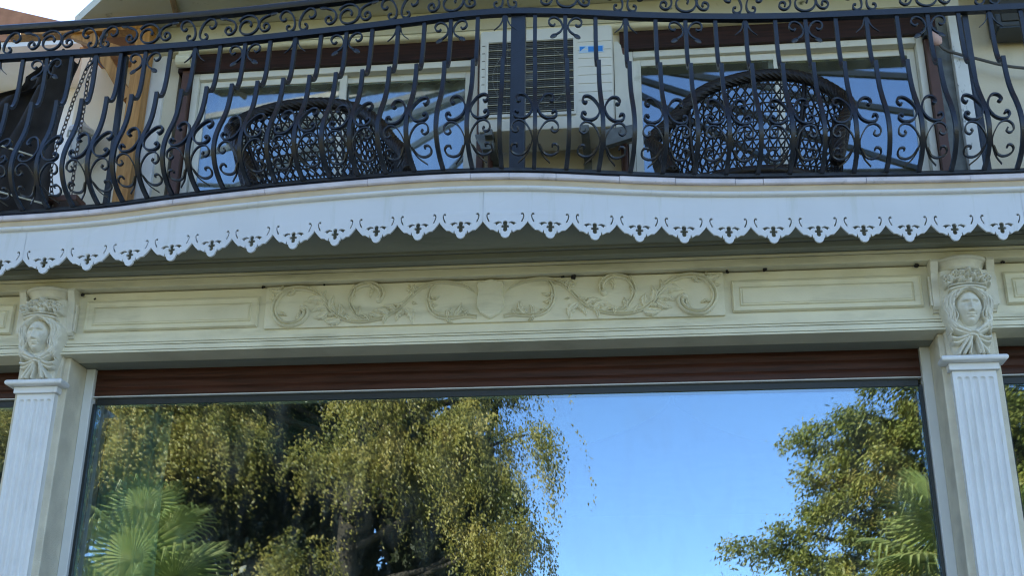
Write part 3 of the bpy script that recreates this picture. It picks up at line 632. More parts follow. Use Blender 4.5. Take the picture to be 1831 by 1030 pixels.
# ================================================================== fretwork valance
TIP = [-4.55, -4.35, -4.10, -3.85, -3.60, -3.35, -3.10, -2.85, -2.60, -2.348, -2.096, -1.85, -1.606, -1.379, -1.157, -0.931, -0.71, -0.495, -0.282, -0.066, 0.155, 0.378, 0.596, 0.815, 1.035, 1.256, 1.475, 1.696, 1.917, 2.136, 2.357, 2.584, 2.81, 3.035, 3.26, 3.485, 3.71, 3.935, 4.16, 4.38, 4.5]
val = thing('fretwork_valance', 'pale fretwork valance board with scalloped edge hanging along the balcony', 'valance', (0, -.5, 3.65))
out_r = [(625, 745), (612, 765), (595, 785), (575, 808), (552, 832), (534, 846), (530, 857), (505, 858), (482, 860), (462, 873), (440, 887), (428, 888), (421, 862), (413, 860), (408, 898), (392, 903), (386, 928), (372, 947), (352, 960), (328, 966)]
club_r = [(328, 738), (350, 745), (360, 765), (354, 790), (350, 800), (368, 798), (382, 812), (378, 830), (362, 835), (352, 831), (358, 855), (350, 878), (328, 886)]
wing = [(366, 771), (385, 755), (415, 747), (450, 755), (482, 775), (458, 780), (445, 801), (425, 785), (400, 771), (378, 776)]
hook = [(550, 628), (570, 635), (582, 665), (575, 705), (555, 750), (535, 758), (540, 735), (560, 700), (566, 672), (560, 652), (548, 662), (535, 652), (538, 635)]
def mirror(p): return [(656-x, y) for x, y in p][::-1]
for i in range(1, len(TIP)-1):
    x0, xc, x1 = (TIP[i-1]+TIP[i])/2, TIP[i], (TIP[i]+TIP[i+1])/2
    if i in (19, 8, 31): x1 -= .0016
    def mp(p):
        uu = (p[0]-328)/594.0
        return (xc+uu*2*((x1-xc) if uu > 0 else (xc-x0)), 3.740+(745-p[1])/221*.0905)
    top = 3.9055
    nseg = 5
    outer = [mp(p) for p in out_r]+[mp(p) for p in mirror(out_r)][1:]
    outer = outer+[(x0, 3.80)]+[(x0+(x1-x0)*k/nseg, top) for k in range(nseg+1)]+[(x1, 3.80)]
    club = [mp(p) for p in club_r]+[mp(p) for p in mirror(club_r)][1:-1]
    holes = [club, [mp(p) for p in wing], [mp(p) for p in mirror(wing)], [mp(p) for p in hook], [mp(p) for p in mirror(hook)]]
    loops = [outer]+holes; flat = [p for l in loops for p in l]
    tris = tessellate_polygon([[Vector((p[0], p[1], 0)) for p in l] for l in loops])
    b = MB(); N_ = len(flat)
    def P3(p, off):
        _, nn = frame2(cop, p[0]); return (p[0]+nn[0]*off, cop(p[0])+nn[1]*off, p[1])
    vs = [P3(p, -.014) for p in flat]+[P3(p, -.025) for p in flat]
    fs = [tuple(t_) for t_ in tris]+[tuple(N_+k for k in t_[::-1]) for t_ in tris]; s0 = 0
    for li, l in enumerate(loops):
        m_ = len(l)
        for k in range(m_):
            a, c = s0+k, s0+(k+1) % m_
            if li == 0 and abs(flat[a][0]-flat[c][0]) < 1e-6: continue
            fs.append((a, c, N_+c, N_+a))
        s0 += m_
    b.add(vs, fs); b.build('scallop', 'valance', val)

# ================================================================== wrought iron railing
ra = thing('balcony_railing', 'dark wrought iron balcony railing with bellied bars and scrolls', 'railing', (0, -.45, 4.0))
ZB, ZR, ZH = 4.022, 5.0, 5.195
pf = np.array([(4.022, 0.0), (4.05, .075), (4.085, .130), (4.13, .168), (4.18, .188), (4.25, .186), (4.33, .160), (4.40, .128), (4.47, .104), (4.54, .092), (4.60, .088), (4.645, .088)])
pfz = np.array([p[:] for p in catmull(pf, 5)])
def fwd(z): return float(np.interp(z, pfz[:, 0], pfz[:, 1]))
zt = np.linspace(4.022, 4.64, 200); veff = zt-4.0+.66*np.array([fwd(z) for z in zt])
def z_of(v): return float(np.interp(v, veff, zt))
def bot(x): return cop(x)+.012
BX = [0.135-.1472*k for k in range(1, 32)][::-1]+[0.135]+[0.135+.16*k for k in range(1, 27)]
K0 = 31
for a in (ra,):
    MB().sweep(plan(rail, -4.5, 4.4), [(-.02, ZH-.018), (.02, ZH-.018), (.027, ZH-.004), (.027, ZH+.012), (.016, ZH+.024), (-.016, ZH+.024), (-.027, ZH+.012), (-.027, ZH-.004)]).build('hand_rail', 'iron', ra, 'auto')
    MB().sweep(plan(rail, -4.5, 4.4), [(-.019, ZR-.018), (.019, ZR-.018), (.019, ZR+.018), (-.019, ZR+.018)]).build('lower_rail', 'iron', ra)
    MB().sweep(plan(bot, -4.5, 4.4), [(-.018, ZB-.012), (.016, ZB-.012), (.016, ZB+.006), (-.018, ZB+.006)]).build('bottom_bar', 'iron', ra)
def shift(x, z):
    """plan point of the railing face for a bar at x, before the belly"""
    k = min(1, max(0, (z-ZB)/(ZR-ZB))); return bot(x)*(1-k)+rail(x)*k
def flat_scroll(b, pts, x, base_fn, hs=.009, ht=.0042, n=5, taper=None):
    t_, nn = frame2(rail, x); C = catmull(pts, n)
    path = [base_fn(c[0], c[1]) for c in C]
    tp = None
    if taper: tp = [1-(1-taper)*i/(len(C)-1) for i in range(len(C))]
    b.bar(path, (nn[0], nn[1], 0), hs, ht, tp)
upC = [(.074, .447), (.082, .440), (.092, .447), (.094, .462), (.084, .478), (.060, .480), (.034, .458), (.013, .412), (.026, .368), (.055, .345), (.088, .345), (.106, .362), (.104, .382), (.091, .385), (.085, .374)]
loC = [(.080, .292), (.074, .275), (.088, .262), (.104, .278), (.102, .310), (.080, .332), (.050, .322), (.025, .280), (.012, .229), (.018, .180), (.038, .120), (.072, .070)]
loS = [(.078, .172), (.080, .188), (.096, .188), (.106, .165), (.098, .135), (.070, .120), (.042, .135), (.020, .185)]
brA = [(.050, -.050), (.058, -.060), (.072, -.056), (.080, -.038), (.072, -.018), (.050, -.012), (.026, -.028), (.013, -.062), (.022, -.090), (.044, -.110)]
brB = [(.011, -.010), (.017, -.040), (.032, -.066), (.060, -.092)]
frA = [(.092, .048), (.088, .060), (.098, .072), (.114, .066), (.118, .046), (.102, .030), (.080, .034), (.064, .058), (.066, .088), (.084, .108), (.118, .122)]
frB = [(.058, .086), (.064, .074), (.080, .078), (.088, .098), (.078, .122), (.054, .128), (.028, .104), (.012, .058), (.016, .022), (.036, .010), (.050, .022), (.048, .040), (.036, .042)]
spir = [(.004+.067*(1-.012*k)*math.cos(2.6-k*.36)*(1 if k < 15 else max(.25, 1-(k-14)*.062)), .079+.069*(1-.012*k)*math.sin(2.6-k*.36)*(1 if k < 15 else max(.25, 1-(k-14)*.062))) for k in range(27)]
frA = [(x*1.10, z*1.12) for x, z in frA]; frB = [(x*1.18, z*1.16) for x, z in frB]
loC = [(x*1.10, z) for x, z in loC]; loS = [(x*1.12, z) for x, z in loS]; brA = [(x*1.10, z*1.08) for x, z in brA]
for i, x in enumerate(BX):
    k = i-K0; t_, nn = frame2(rail, x); bx, by = x, bot(x); dx, dy = t_
    def pt(uu, z, f_): return (x+dx*uu+nn[0]*f_, shift(x, z)+dy*uu+nn[1]*f_, z)
    bb = MB(); low = [pt(0, z, f_) for z, f_ in pfz]
    bb.bar(low, (dx, dy, 0), .0105, .0088)
    upz = [(4.632, .086), (4.634, .066), (4.644, .044), (4.672, .022), (4.72, .008), (4.80, .0), (4.90, .0), (4.985, 0)]
    bb.bar([pt(0, z, f_) for z, f_ in catmull(upz, 4)], (dx, dy, 0), .0105, .0088)
    bb.build('baluster', 'iron', ra)
    def fr_pt(s): return lambda uu, v: (x+dx*uu*s, rail(x+dx*uu*s), ZR+.018+v)
    def un_pt(s): return lambda uu, v: (x+dx*uu*s, rail(x+dx*uu*s)+.0, ZR-.018+v)
    def be_pt(s):
        def q(uu, v):
            z = z_of(v); return pt(uu*s, z, fwd(z))
        return q
    if k % 2:
        bb = MB()
        for s in (1, -1):
            flat_scroll(bb, upC, x, be_pt(s), .012, .0045); flat_scroll(bb, loC, x, be_pt(s), .008, .0042, taper=.6); flat_scroll(bb, loS, x, be_pt(s), .008, .0042)
            for (uu, v) in ((.080, .444), (.090, .378)):
                c = be_pt(s)(uu, v); bb.ell(c, [(dx*.007, dy*.007, 0), (nn[0]*.013, nn[1]*.013, 0), (0, 0, .007)], 8, 5)
        bb.build('scroll_ornament', 'iron', ra)
    elif k % 4 == 2:
        bb = MB()
        for s in (1, -1):
            flat_scroll(bb, brA, x, un_pt(s), .007, .0042); c = un_pt(s)(.062, -.128)
            a = Vector((dx*s*.75, dy*s*.75, -.55)).normalized(); o = Vector((dx*s*.55, dy*s*.55, .75)).normalized()
            bb.ell(c, [a*.023, o*.014, Vector((nn[0], nn[1], 0))*.004], 10, 6)
        bb.build('leaf_bracket', 'iron', ra)
        bb = MB(); flat_scroll(bb, spir, x, fr_pt(1), .008, .0045, 3)
        for s in (1, -1):
            flat_scroll(bb, frA, x, fr_pt(s), .008, .0045); c = fr_pt(s)(.148, .143)
            a = Vector((dx*s, dy*s, .18)).normalized(); o = Vector((-dx*s*.18, -dy*s*.18, 1)).normalized()
            bb.ell(c, [a*.026, o*.013, Vector((nn[0], nn[1], 0))*.005], 10, 6)
        bb.build('frieze_scroll', 'iron', ra)
    else:
        bb = MB()
        for s in (1, -1): flat_scroll(bb, brB, x, un_pt(s), .006, .0042, taper=.35)
        bb.build('spike_bracket', 'iron', ra)
        bb = MB()
        for s in (1, -1): flat_scroll(bb, frB, x, fr_pt(s), .008, .0045)
        bb.build('frieze_scroll', 'iron', ra)
for x, hw in ((.205, .038), (-2.06, .014), (2.575, .015)):
    y0, y1 = bot(x)+.055, rail(x)+.03
    b = MB(); b.bar([(x, y0, 3.97), (x, (y0+y1)/2, 4.5), (x, y1, ZR-.019)], (1, 0, 0), hw, min(hw, .03)); b.build('post', 'iron', ra)

# ================================================================== balcony doors
def door(x0, x1, xm, label):
    t = thing('balcony_door', label, 'door', ((x0+x1)/2, UY+.05, 3.972), 'balcony doors')
    z0, z1 = 3.974, 5.753; fy = UY+.0
    MB().box(x0, x0+.045, fy, fy+.09, z0, z1, .004).build('frame_side', 'door_frame', t); MB().box(x1-.045, x1, fy, fy+.09, z0, z1, .004).build('frame_side', 'door_frame', t)
    MB().box(x0+.046, x1-.046, fy, fy+.09, z1-.05, z1, .004).build('frame_head', 'door_frame', t)
    for a, c, yo in ((x0+.047, xm+.04, .03), (xm-.04, x1-.047, .062)):
        s = MB(); wd = .05; y0 = fy+yo; y1 = y0+.028
        s.box(a, a+wd, y0, y1, z0+.01, z1-.051, .003); s.box(c-wd, c, y0, y1, z0+.01, z1-.051, .003)
        s.box(a+wd, c-wd, y0, y1, z1-.051-wd, z1-.051, .003); s.box(a+wd, c-wd, y0, y1, z0+.01, z0+.1, .003)
        so_ = s.build('sash', 'door_frame', t)
        MB().box(a+wd+.0005, c-wd-.0005, y0+.010, y0+.018, z0+.1005, z1-.0515-wd).build('pane', 'door_glass', so_)
door(-2.255, -.24, -1.20, 'white framed sliding balcony door left of the air conditioner')
door(.765, 2.712, 1.75, 'white framed sliding balcony door right of the air conditioner')
cloth('white_curtain', 'white_sheer', lambda u, v: (1.70+.16*u, UY+.30+.02*math.sin(u*22), 3.98+v*1.70), 24, 4, 'narrow white curtain behind the glass of the right balcony door', 'curtain')
cloth('white_curtain', 'white_sheer', lambda u, v: (-2.2+1.9*u, UY+.16+.02*math.sin(u*90), 3.98+v*1.70), 120, 4, 'pale sheer curtain behind the left balcony door', 'curtain')

# ================================================================== air conditioner
ac = thing('air_conditioner', 'white outdoor air conditioner unit on wall brackets between the balcony doors', 'air conditioner', (.255, .8, 4.95))
ax0, ax1, ay0, ay1, az0, az1 = -.175, .685, .65, .95, 4.955, 5.712
MB().box(ax0, ax1, ay0, ay1, az0, az1, .022).build('case', 'ac_white', ac, 'auto')
gx0, gx1, gz0, gz1 = -.115, .432, 5.075, 5.610
MB().box(gx0, gx1, ay0-.004, ay0+.02, gz0, gz1).build('grille_recess', 'ac_dark', ac)
b = MB(); b.box(gx0-.014, gx1+.014, ay0-.014, ay0-.002, gz0-.026, gz0-.002, .004); b.box(gx0-.014, gx0-.001, ay0-.010, ay0-.002, gz0-.001, gz1+.012); b.box(gx1+.001, gx1+.014, ay0-.010, ay0-.002, gz0-.001, gz1+.012); b.box(gx0, gx1, ay0-.010, ay0-.002, gz1+.001, gz1+.012)
b.build('grille_frame', 'ac_white', ac)
for k in range(37):
    z_ = gz0+.008+k*(gz1-gz0-.016)/36; th = .0036 if k % 4 == 0 else .0020
    MB().box(gx0, gx1, ay0-.012-(.003 if k % 4 == 0 else 0), ay0-.008, z_-th/2, z_+th/2).build('grille_wire', 'ac_wire' if k % 4 == 0 else 'steel', ac)
for k in range(1, 9):
    x_ = gx0+k*(gx1-gx0)/9; MB().box(x_-.0015, x_+.0015, ay0-.008, ay0-.005, gz0, gz1).build('grille_bar', 'steel', ac)
b = MB(); cx_, cz_ = (gx0+gx1)/2, (gz0+gz1)/2
b.tube([(cx_+.245*math.cos(a), ay0-.0042, cz_+.245*math.sin(a)) for a in np.linspace(0, 2*math.pi, 40)[:-1]], .004, 6, True)
b.box(cx_-.045, cx_+.045, ay0-.0046, ay0-.003, cz_-.045, cz_+.045, .0006); b.build('fan_ring', 'steel', ac)
for k in range(8):
    z_ = 5.15+k*.062; MB().box(.462, .672, ay0-.004, ay0+.002, z_, z_+.005).build('panel_rib', 'ac_white', ac)
for k in range(6):
    z_ = 5.30+k*.058; MB().box(ax0+.018, ax0+.036, ay0-.002, ay0+.002, z_, z_+.004).build('vent_slit', 'ac_dark', ac)
st = MB().box(.470, .626, ay0-.003, ay0+.001, 5.500, 5.553).build('sticker', 'pale_blue', ac)
b = MB(); b.prism([(.474, 5.546), (.512, 5.546), (.474, 5.512)], 'y', ay0-.0045, ay0-.0031); b.build('emblem', 'blue', st)
MB().box(.528, .620, ay0-.0045, ay0-.0031, 5.507, 5.545).build('brand_bar', 'blue', st)
for x_ in (-.10, .50):
    b = MB(); b.box(x_-.025, x_+.025, ay0-.06, UY-.001, az0-.055, az0-.012, .003); b.box(x_-.025, x_+.025, UY-.05, UY-.001, az0-.40, az0-.056, .003); b.build('wall_bracket', 'steel', ac)
b = MB(); b.prism([(ax0-.02, az0-.012), (ax0+.10, az0-.012), (ax0+.10, az0-.12), (ax0+.03, az0-.12)], 'y', ay0+.0, ay0+.06); b.build('bracket_cap', 'steel', ac)
b = MB(); b.prism([(.60, az0-.012), (.80, az0+.02), (.80, az0-.07), (.60, az0-.13)], 'y', ay0+.02, ay0+.07); b.build('bracket_cap', 'steel', ac)
b = MB(); b.prism([(.690, 5.66), (.715, 5.66), (.735, 5.63), (.745, 5.56), (.80, 5.53), (.815, 5.49), (.815, 4.99), (.690, 4.99)], 'y', .78, .95); b.build('valve_cover', 'ac_white', ac)
MB().tube([(.74, .93, 4.985), (.745, .95, 4.7), (.75, 1.0, 4.3), (.75, 1.0, 3.99)], .016, 10).build('drain_pipe', 'brown_metal', ac, True)
MB().tube([(-.13, .93, 4.95), (-.135, .97, 4.7), (-.135, 1.0, 3.99)], .016, 10).build('drain_pipe', 'brown_metal', ac, True)
for k, x_ in enumerate((.485, .515)):
    pass

# ================================================================== rattan chairs
def chair(rim, seat_c, seat_r, label):
    """rim: 3D control points of the braided hoop (left arm front, over the back, right arm front)"""
    t = thing('rattan_chair', label, 'chair', (seat_c[0], seat_c[1], 3.972), 'rattan armchairs on the balcony')
    R = [Vector(p) for p in catmull(rim, 14)]; n = len(R)
    # braided rim: three strands twisted
    b = MB(); b.tube(R, [.037]*n, 12)
    for s in range(9):
        path = []
        for i, p in enumerate(R):
            tg = (R[min(i+1, n-1)]-R[max(i-1, 0)]).normalized(); a = tg.cross(Vector((0, 1, .2))).normalized(); c = tg.cross(a)
            ph = i*.30+s*math.pi/4.5; path.append(p+(a*math.cos(ph)+c*math.sin(ph))*.0315)
        b.tube(path, .0085, 5)
    b.build('rim', 'rattan', t, True)
    # shell between the rim and the seat ring
    sc = Vector(seat_c)
    def ring(f):
        a = math.pi*(1.06-1.12*f)      # left front -> back -> right front
        return sc+Vector((seat_r*math.cos(a), seat_r*math.sin(a)*.9, 0))
    def S(f, g):
        i = f*(n-1); k = min(int(i), n-2); p = R[k].lerp(R[k+1], i-k); q = ring(f)
        m_ = p.lerp(q, g); o = (m_-Vector((sc.x, sc.y, m_.z))); return m_+o*.10*math.sin(math.pi*g)
    b = MB(); NU = 46; NV = 17
    def strand(f0, g0, f1, g1, r_=.0058, m_=12): b.tube([S(f0+(f1-f0)*k/m_, g0+(g1-g0)*k/m_) for k in range(m_+1)], r_, 4, cap=False)
    for j in range(1, NV+1): strand(.02, j/NV, .98, j/NV, .0054, 60)
    for i in range(NU+1): strand(.01+.98*i/NU, .02, .01+.98*i/NU, 1, .0056, 8)
    sl_ = 12/NU
    for i in range(-12, NU+13):
        for sg in (1, -1):
            pts = []
            for k in range(25):
                g = k/24; f = i/NU+sg*g*sl_
                if .015 < f < .985: pts.append(S(f, max(.02, g)))
            if len(pts) > 2: b.tube(pts, .0058, 4, cap=False)
    o = b.build('cane_weave', 'rattan', t, fix=False); o['kind'] = 'stuff'
    # two uprights in the back, solid arms, seat ring, base
    b = MB()
    for f in (.33, .62): b.tube([S(f, g) for g in np.linspace(.02, 1, 10)], .013, 8)
    b.build('upright', 'rattan', t, True)
    for (fa, fb) in ((.0, .17), (.85, 1.0)):
        b = MB(); m_ = 10; vs = []; fs = []
        for a in range(m_+1):
            for c in range(m_+1): vs.append(S(fa+(fb-fa)*a/m_, c/m_)+Vector((0, .004*((a+c) % 2), 0)))
        for a in range(m_):
            for c in range(m_): fs.append((a*(m_+1)+c, a*(m_+1)+c+1, (a+1)*(m_+1)+c+1, (a+1)*(m_+1)+c))
        b.add(vs, fs); o = b.build('arm_panel', 'rattan', t); sm = o.modifiers.new('thickness', 'SOLIDIFY'); sm.thickness = .012
    b = MB(); b.tube([sc+Vector((seat_r*math.cos(a), seat_r*.9*math.sin(a), 0)) for a in np.linspace(0, 2*math.pi, 36)[:-1]], .028, 8, True); b.build('seat_ring', 'rattan', t, True)
    b = MB(); b.ell(sc, [(seat_r*.96, 0, 0), (0, seat_r*.86, 0), (0, 0, .03)], 24, 8); b.build('seat', 'rattan', t, True)
    b = MB(); zz = 3.974
    for k in range(14):
        a = 2*math.pi*k/14; b.tube([sc+Vector((seat_r*.95*math.cos(a), seat_r*.85*math.sin(a), -.02)), (sc.x+seat_r*.8*math.cos(a+.3), sc.y+seat_r*.72*math.sin(a+.3), zz)], .012, 6)
    b.tube([(sc.x+seat_r*.8*math.cos(a), sc.y+seat_r*.72*math.sin(a), zz+.02) for a in np.linspace(0, 2*math.pi, 30)[:-1]], .02, 8, True)
    b.build('base', 'rattan', t, True)
chair([(-1.32, -.16, 4.22), (-1.42, -.02, 4.45), (-1.58, .16, 4.72), (-1.64, .28, 4.86), (-1.55, .36, 4.985), (-1.36, .42, 5.075), (-1.12, .44, 5.095), (-.90, .38, 5.01), (-.73, .26, 4.84), (-.60, .10, 4.62), (-.50, -.04, 4.46), (-.44, -.12, 4.30)], (-1.02, .06, 4.14), .36, 'dark brown rattan armchair in front of the left balcony door')
chair([(1.00, -.16, 4.20), (.95, -.02, 4.40), (.90, .14, 4.56), (1.02, .26, 4.75), (1.20, .36, 4.985), (1.42, .42, 5.105), (1.65, .44, 5.14), (1.86, .40, 5.07), (2.00, .30, 4.90), (2.02, .14, 4.72), (1.92, -.02, 4.50), (1.87, -.14, 4.24)], (1.44, .06, 4.12), .40, 'dark brown rattan armchair in front of the right balcony door')

# ================================================================== left end of the balcony
tf = thing('timber_frame', 'orange varnished timber post with brace at the left end of the balcony', 'timber frame', (-2.6, .93, 3.972))
MB().box(-2.64, -2.535, .88, .985, 3.974, 6.04, .006).build('post', 'timber', tf)
b = MB(); b.bar([(-2.98, .93, 6.03), (-2.645, .93, 5.50)], (0, 1, 0), .034, .036); b.build('brace', 'timber', tf)
b = MB(); b.bar([(-3.12, .94, 6.05), (-2.55, .93, 5.80)], (0, 1, 0), .03, .03); b.build('brace', 'timber', tf)
b = MB(); b.bar([(-3.6, .93, 6.085), (-2.535, .93, 6.08)], (0, 1, 0), .045, .036); b.build('beam', 'timber', tf)
lw = thing('side_wall', 'cream rendered wall behind the hanging chain, left of the timber post', 'wall', (-3.1, 1.65, 3.972))
MB().box(-3.40, -2.625, 1.60, 1.70, 3.974, 6.35, .004).build('wall_face', 'lit_render', lw)
b = MB(); b.box(-3.42, -2.62, 1.57, 1.73, 6.352, 6.39, .004); b.build('wall_cap', 'timber', lw)
# hanging chains
def chain(path, label):
    t = thing('hanging_chain', label, 'chain', tuple(path[0]), 'swing chains'); P_ = [Vector(p) for p in path]
    seg = [(P_[i+1]-P_[i]).length for i in range(len(P_)-1)]; tot = sum(seg); Lk = .036; nL = int(tot/Lk)
    for k in range(nL):
        s = (k+.5)*Lk; i = 0
        while i < len(seg)-1 and s > seg[i]: s -= seg[i]; i += 1
        c = P_[i]+(P_[i+1]-P_[i]).normalized()*s; d = (P_[i+1]-P_[i]).normalized()
        sd = Vector((1, 0, 0)) if k % 2 else Vector((.25, 1, 0)); sd = (sd-d*sd.dot(d)).normalized()
        MB().tube([c+d*.024*math.cos(a)+sd*.011*math.sin(a) for a in np.linspace(0, 2*math.pi, 13)[:-1]], .0042, 5, True).build('link', 'chain', t)
chain([(-2.80, .75, 5.95), (-2.893, .75, 5.63), (-2.945, .75, 5.415), (-2.979, .75, 5.2), (-3.017, .75, 5.02), (-3.026, .75, 4.9), (-2.957, .75, 4.5)], 'slack chain strand falling in front of the dark awning at the left')
chain([(-2.80, .78, 5.95), (-2.886, .78, 5.58), (-2.881, .78, 5.4), (-2.881, .78, 5.13), (-2.875, .78, 4.69)], 'straight chain strand before the cream wall at the left')
sw = thing('swing_seat', 'brown wooden swing seat board hanging from the chains', 'swing', (-2.9, .76, 4.64))
MB().box(-3.03, -2.79, .70, .84, 4.625, 4.668, .006).build('seat_board', 'brown_metal', sw)
MB().box(-3.03, -2.99, .70, .84, 4.50, 4.624, .004).build('seat_rail', 'brown_metal', sw)
# dark awning cloth bundled at the left
edge_r = [(5.72, -2.935), (5.60, -2.945), (5.40, -2.955), (5.13, -2.965), (4.85, -2.96), (4.5, -2.94), (3.98, -2.92)]
edge_l = [(5.66, -3.20), (5.60, -3.30), (5.53, -3.30), (5.46, -3.36), (5.48, -3.5), (5.0, -3.9), (3.98, -3.9)]
def awn(u, v):
    z_ = 5.72-v*1.74; xr = np.interp(-z_, [-e[0] for e in edge_r], [e[1] for e in edge_r]); xl = np.interp(-z_, [-e[0] for e in edge_l], [e[1] for e in edge_l])
    return (xl+(xr-xl)*u, .72+.05*math.sin(u*16+3*v)+.04*math.sin(u*7-4*v), z_+.02*math.sin(u*20)*(1-v))
cloth('dark_awning', 'dark_cloth', awn, 40, 40, 'dark brown awning cloth hanging at the far left of the balcony', 'awning')
for (a, c, lb) in (((-3.6, .6, 4.76), (-2.915, .6, 4.545), 'lower pale thin rod slanting across the dark awning'), ((-3.6, .6, 5.10), (-3.06, .6, 4.90), 'upper pale thin rod slanting across the dark awning')):
    tag(MB().tube([a, c], .0065, 8).build('thin_rod', 'rod', None, True), lb, 'rod', 'pale rods at the left')
ln = thing('wall_lantern', 'small pale wall lantern on the cream wall behind the chain', 'lantern', (-3.26, 1.52, 5.45))
b = MB(); A8 = [2*math.pi*k/6 for k in range(6)]
def hexring(r_, z_): return [(-3.26+r_*math.cos(a), 1.50+r_*math.sin(a), z_) for a in A8]
def frust(levels):
    bb = MB(); vs = []; 
    for r_, z_ in levels: vs += hexring(r_, z_)
    fs = [(i*6+j, i*6+(j+1) % 6, (i+1)*6+(j+1) % 6, (i+1)*6+j) for i in range(len(levels)-1) for j in range(6)]+[tuple(range(6))[::-1], tuple((len(levels)-1)*6+j for j in range(6))]
    return bb.add(vs, fs)
frust([(.05, 5.36), (.088, 5.56)]).build('glass_body', 'frame', ln); frust([(.11, 5.561), (.10, 5.60), (.03, 5.66), (.01, 5.69)]).build('cap', 'lantern', ln); frust([(.03, 5.325), (.055, 5.359)]).build('base', 'lantern', ln)
for a in A8: MB().tube([(-3.26+.052*math.cos(a), 1.5+.052*math.sin(a), 5.361), (-3.26+.090*math.cos(a), 1.5+.090*math.sin(a), 5.56)], .006, 6).build('glazing_bar', 'lantern', ln)
MB().box(-3.28, -3.24, 1.50, 1.60, 5.62, 5.645, .003).build('arm', 'lantern', ln)
# pipe along the eave
tag(MB().tube([(-2.36, .94, 6.095), (-2.285, .60, 6.092), (-2.20, .25, 6.09)], .021, 12).build('eave_pipe', 'pipe', None, True), 'brown round pipe running along the eave soffit', 'pipe')

# ================================================================== right end: cable, insulator, wall box
cb = thing('wall_cable', 'grey cable sagging from a pink insulator across the cream wall', 'cable', (2.8, 1.0, 5.6))
MB().tube(catmull([(2.735, .97, 5.79), (2.772, .95, 5.70), (2.796, .95, 5.605), (2.85, .95, 5.559), (3.016, .95, 5.494), (3.148, .95, 5.444), (3.285, .95, 5.411), (3.7, .97, 5.36), (4.4, 1.0, 5.36)], 5), .010, 8).build('cable', 'cable', cb, True)
b = MB(); b.ell((2.770, .95, 5.665), [(.034, 0, .008), (0, .034, 0), (.016, 0, -.055)], 14, 10); b.build('insulator', 'pink', cb, True)
MB().box(2.70, 2.79, .96, 1.02, 5.70, 5.765, .004).build('bracket', 'gasket', cb)
bx_ = thing('wall_box', 'dark speaker box mounted on the cream wall at the top right corner', 'speaker', (3.3, .9, 5.65))
MB().box(3.125, 3.60, .85, 1.03, 5.665, 6.05, .02).build('case', 'box', bx_, 'auto'); MB().box(3.16, 3.565, .838, .851, 5.70, 6.02, .005).build('front_grille', 'ac_dark', bx_)
MB().box(3.2, 3.5, 1.031, 1.049, 5.72, 6.0).build('mount', 'steel', bx_)
MB().box(3.14, 3.58, .845, 1.02, 5.648, 5.664, .003).build('bottom_lip', 'box', bx_)

# ================================================================== neighbouring wing at the far left
wg = thing('side_wing', 'low wing with orange tiled roof in the glare at the far left', 'building', (-6.5, 5, GZ))
MB().box(-12.5, -4.6, 4.2, 8.0, GZ, 7.70).build('wall', 'frame', wg)
MB().box(-12.9, -4.25, 3.42, 8.4, 7.702, 7.76).build('eave_board', 'frame', wg)
b = MB(); b.add([(-12.9, 3.4, 7.762), (-4.2, 3.4, 7.762), (-4.2, 8.4, 7.762), (-12.9, 8.4, 7.762), (-4.6, 3.4, 7.93), (-4.6, 8.4, 7.93), (-8.5, 3.4, 9.15), (-8.5, 8.4, 9.15), (-12.9, 3.4, 8.0), (-12.9, 8.4, 8.0)],
    [(0, 1, 4, 6, 8), (2, 3, 9, 7, 5), (1, 2, 5, 4), (4, 5, 7, 6), (6, 7, 9, 8), (0, 8, 9, 3), (0, 3, 2, 1)]); b.build('roof', 'roof', wg)

# ================================================================== fan canopy over the balcony (seen only in the door panes)
cn = thing('glass_canopy_frame', 'dark steel fan canopy ribs reflected in the balcony doors', 'canopy', (.15, -1.2, 7.3))
hub = Vector((.15, -1.25, 7.3))
for (x_, y_) in ((1.35, -3.9), (2.6, -3.9), (4.6, -4.3), (5.2, -3.2), (5.6, -2.3), (.75, -4.0), (-.6, -4.0), (-1.6, -4.0), (-2.7, -3.9), (-3.3, -3.2), (-3.4, -2.55), (-5.0, -4.4), (-5.2, -3.4), (-4.8, -2.35)):
    b = MB(); b.bar([hub, (x_, y_, 7.3)], (0, 0, 1), .03, .020); b.build('rib', 'box', cn)
for k in (.98,):
    b = MB(); pts = [(-5.0, -2.4), (-4.9, -3.4), (-3.2, -3.7), (-1.0, -3.9), (.8, -3.95), (2.4, -3.75), (4.6, -3.9), (5.5, -2.9)]
    b.tube([hub.lerp(Vector((x_, y_, 7.3)), k) for x_, y_ in pts], .025, 6); b.build('purlin', 'box', cn)
MB().box(-3, RX, -1.35, .55, 7.27, 7.33).build('head_beam', 'eave', cn)
for x_ in (-2.2, 1.5, 5): MB().box(x_-.04, x_+.04, .35, .45, 6.22, 7.269).build('strut', 'box', cn)

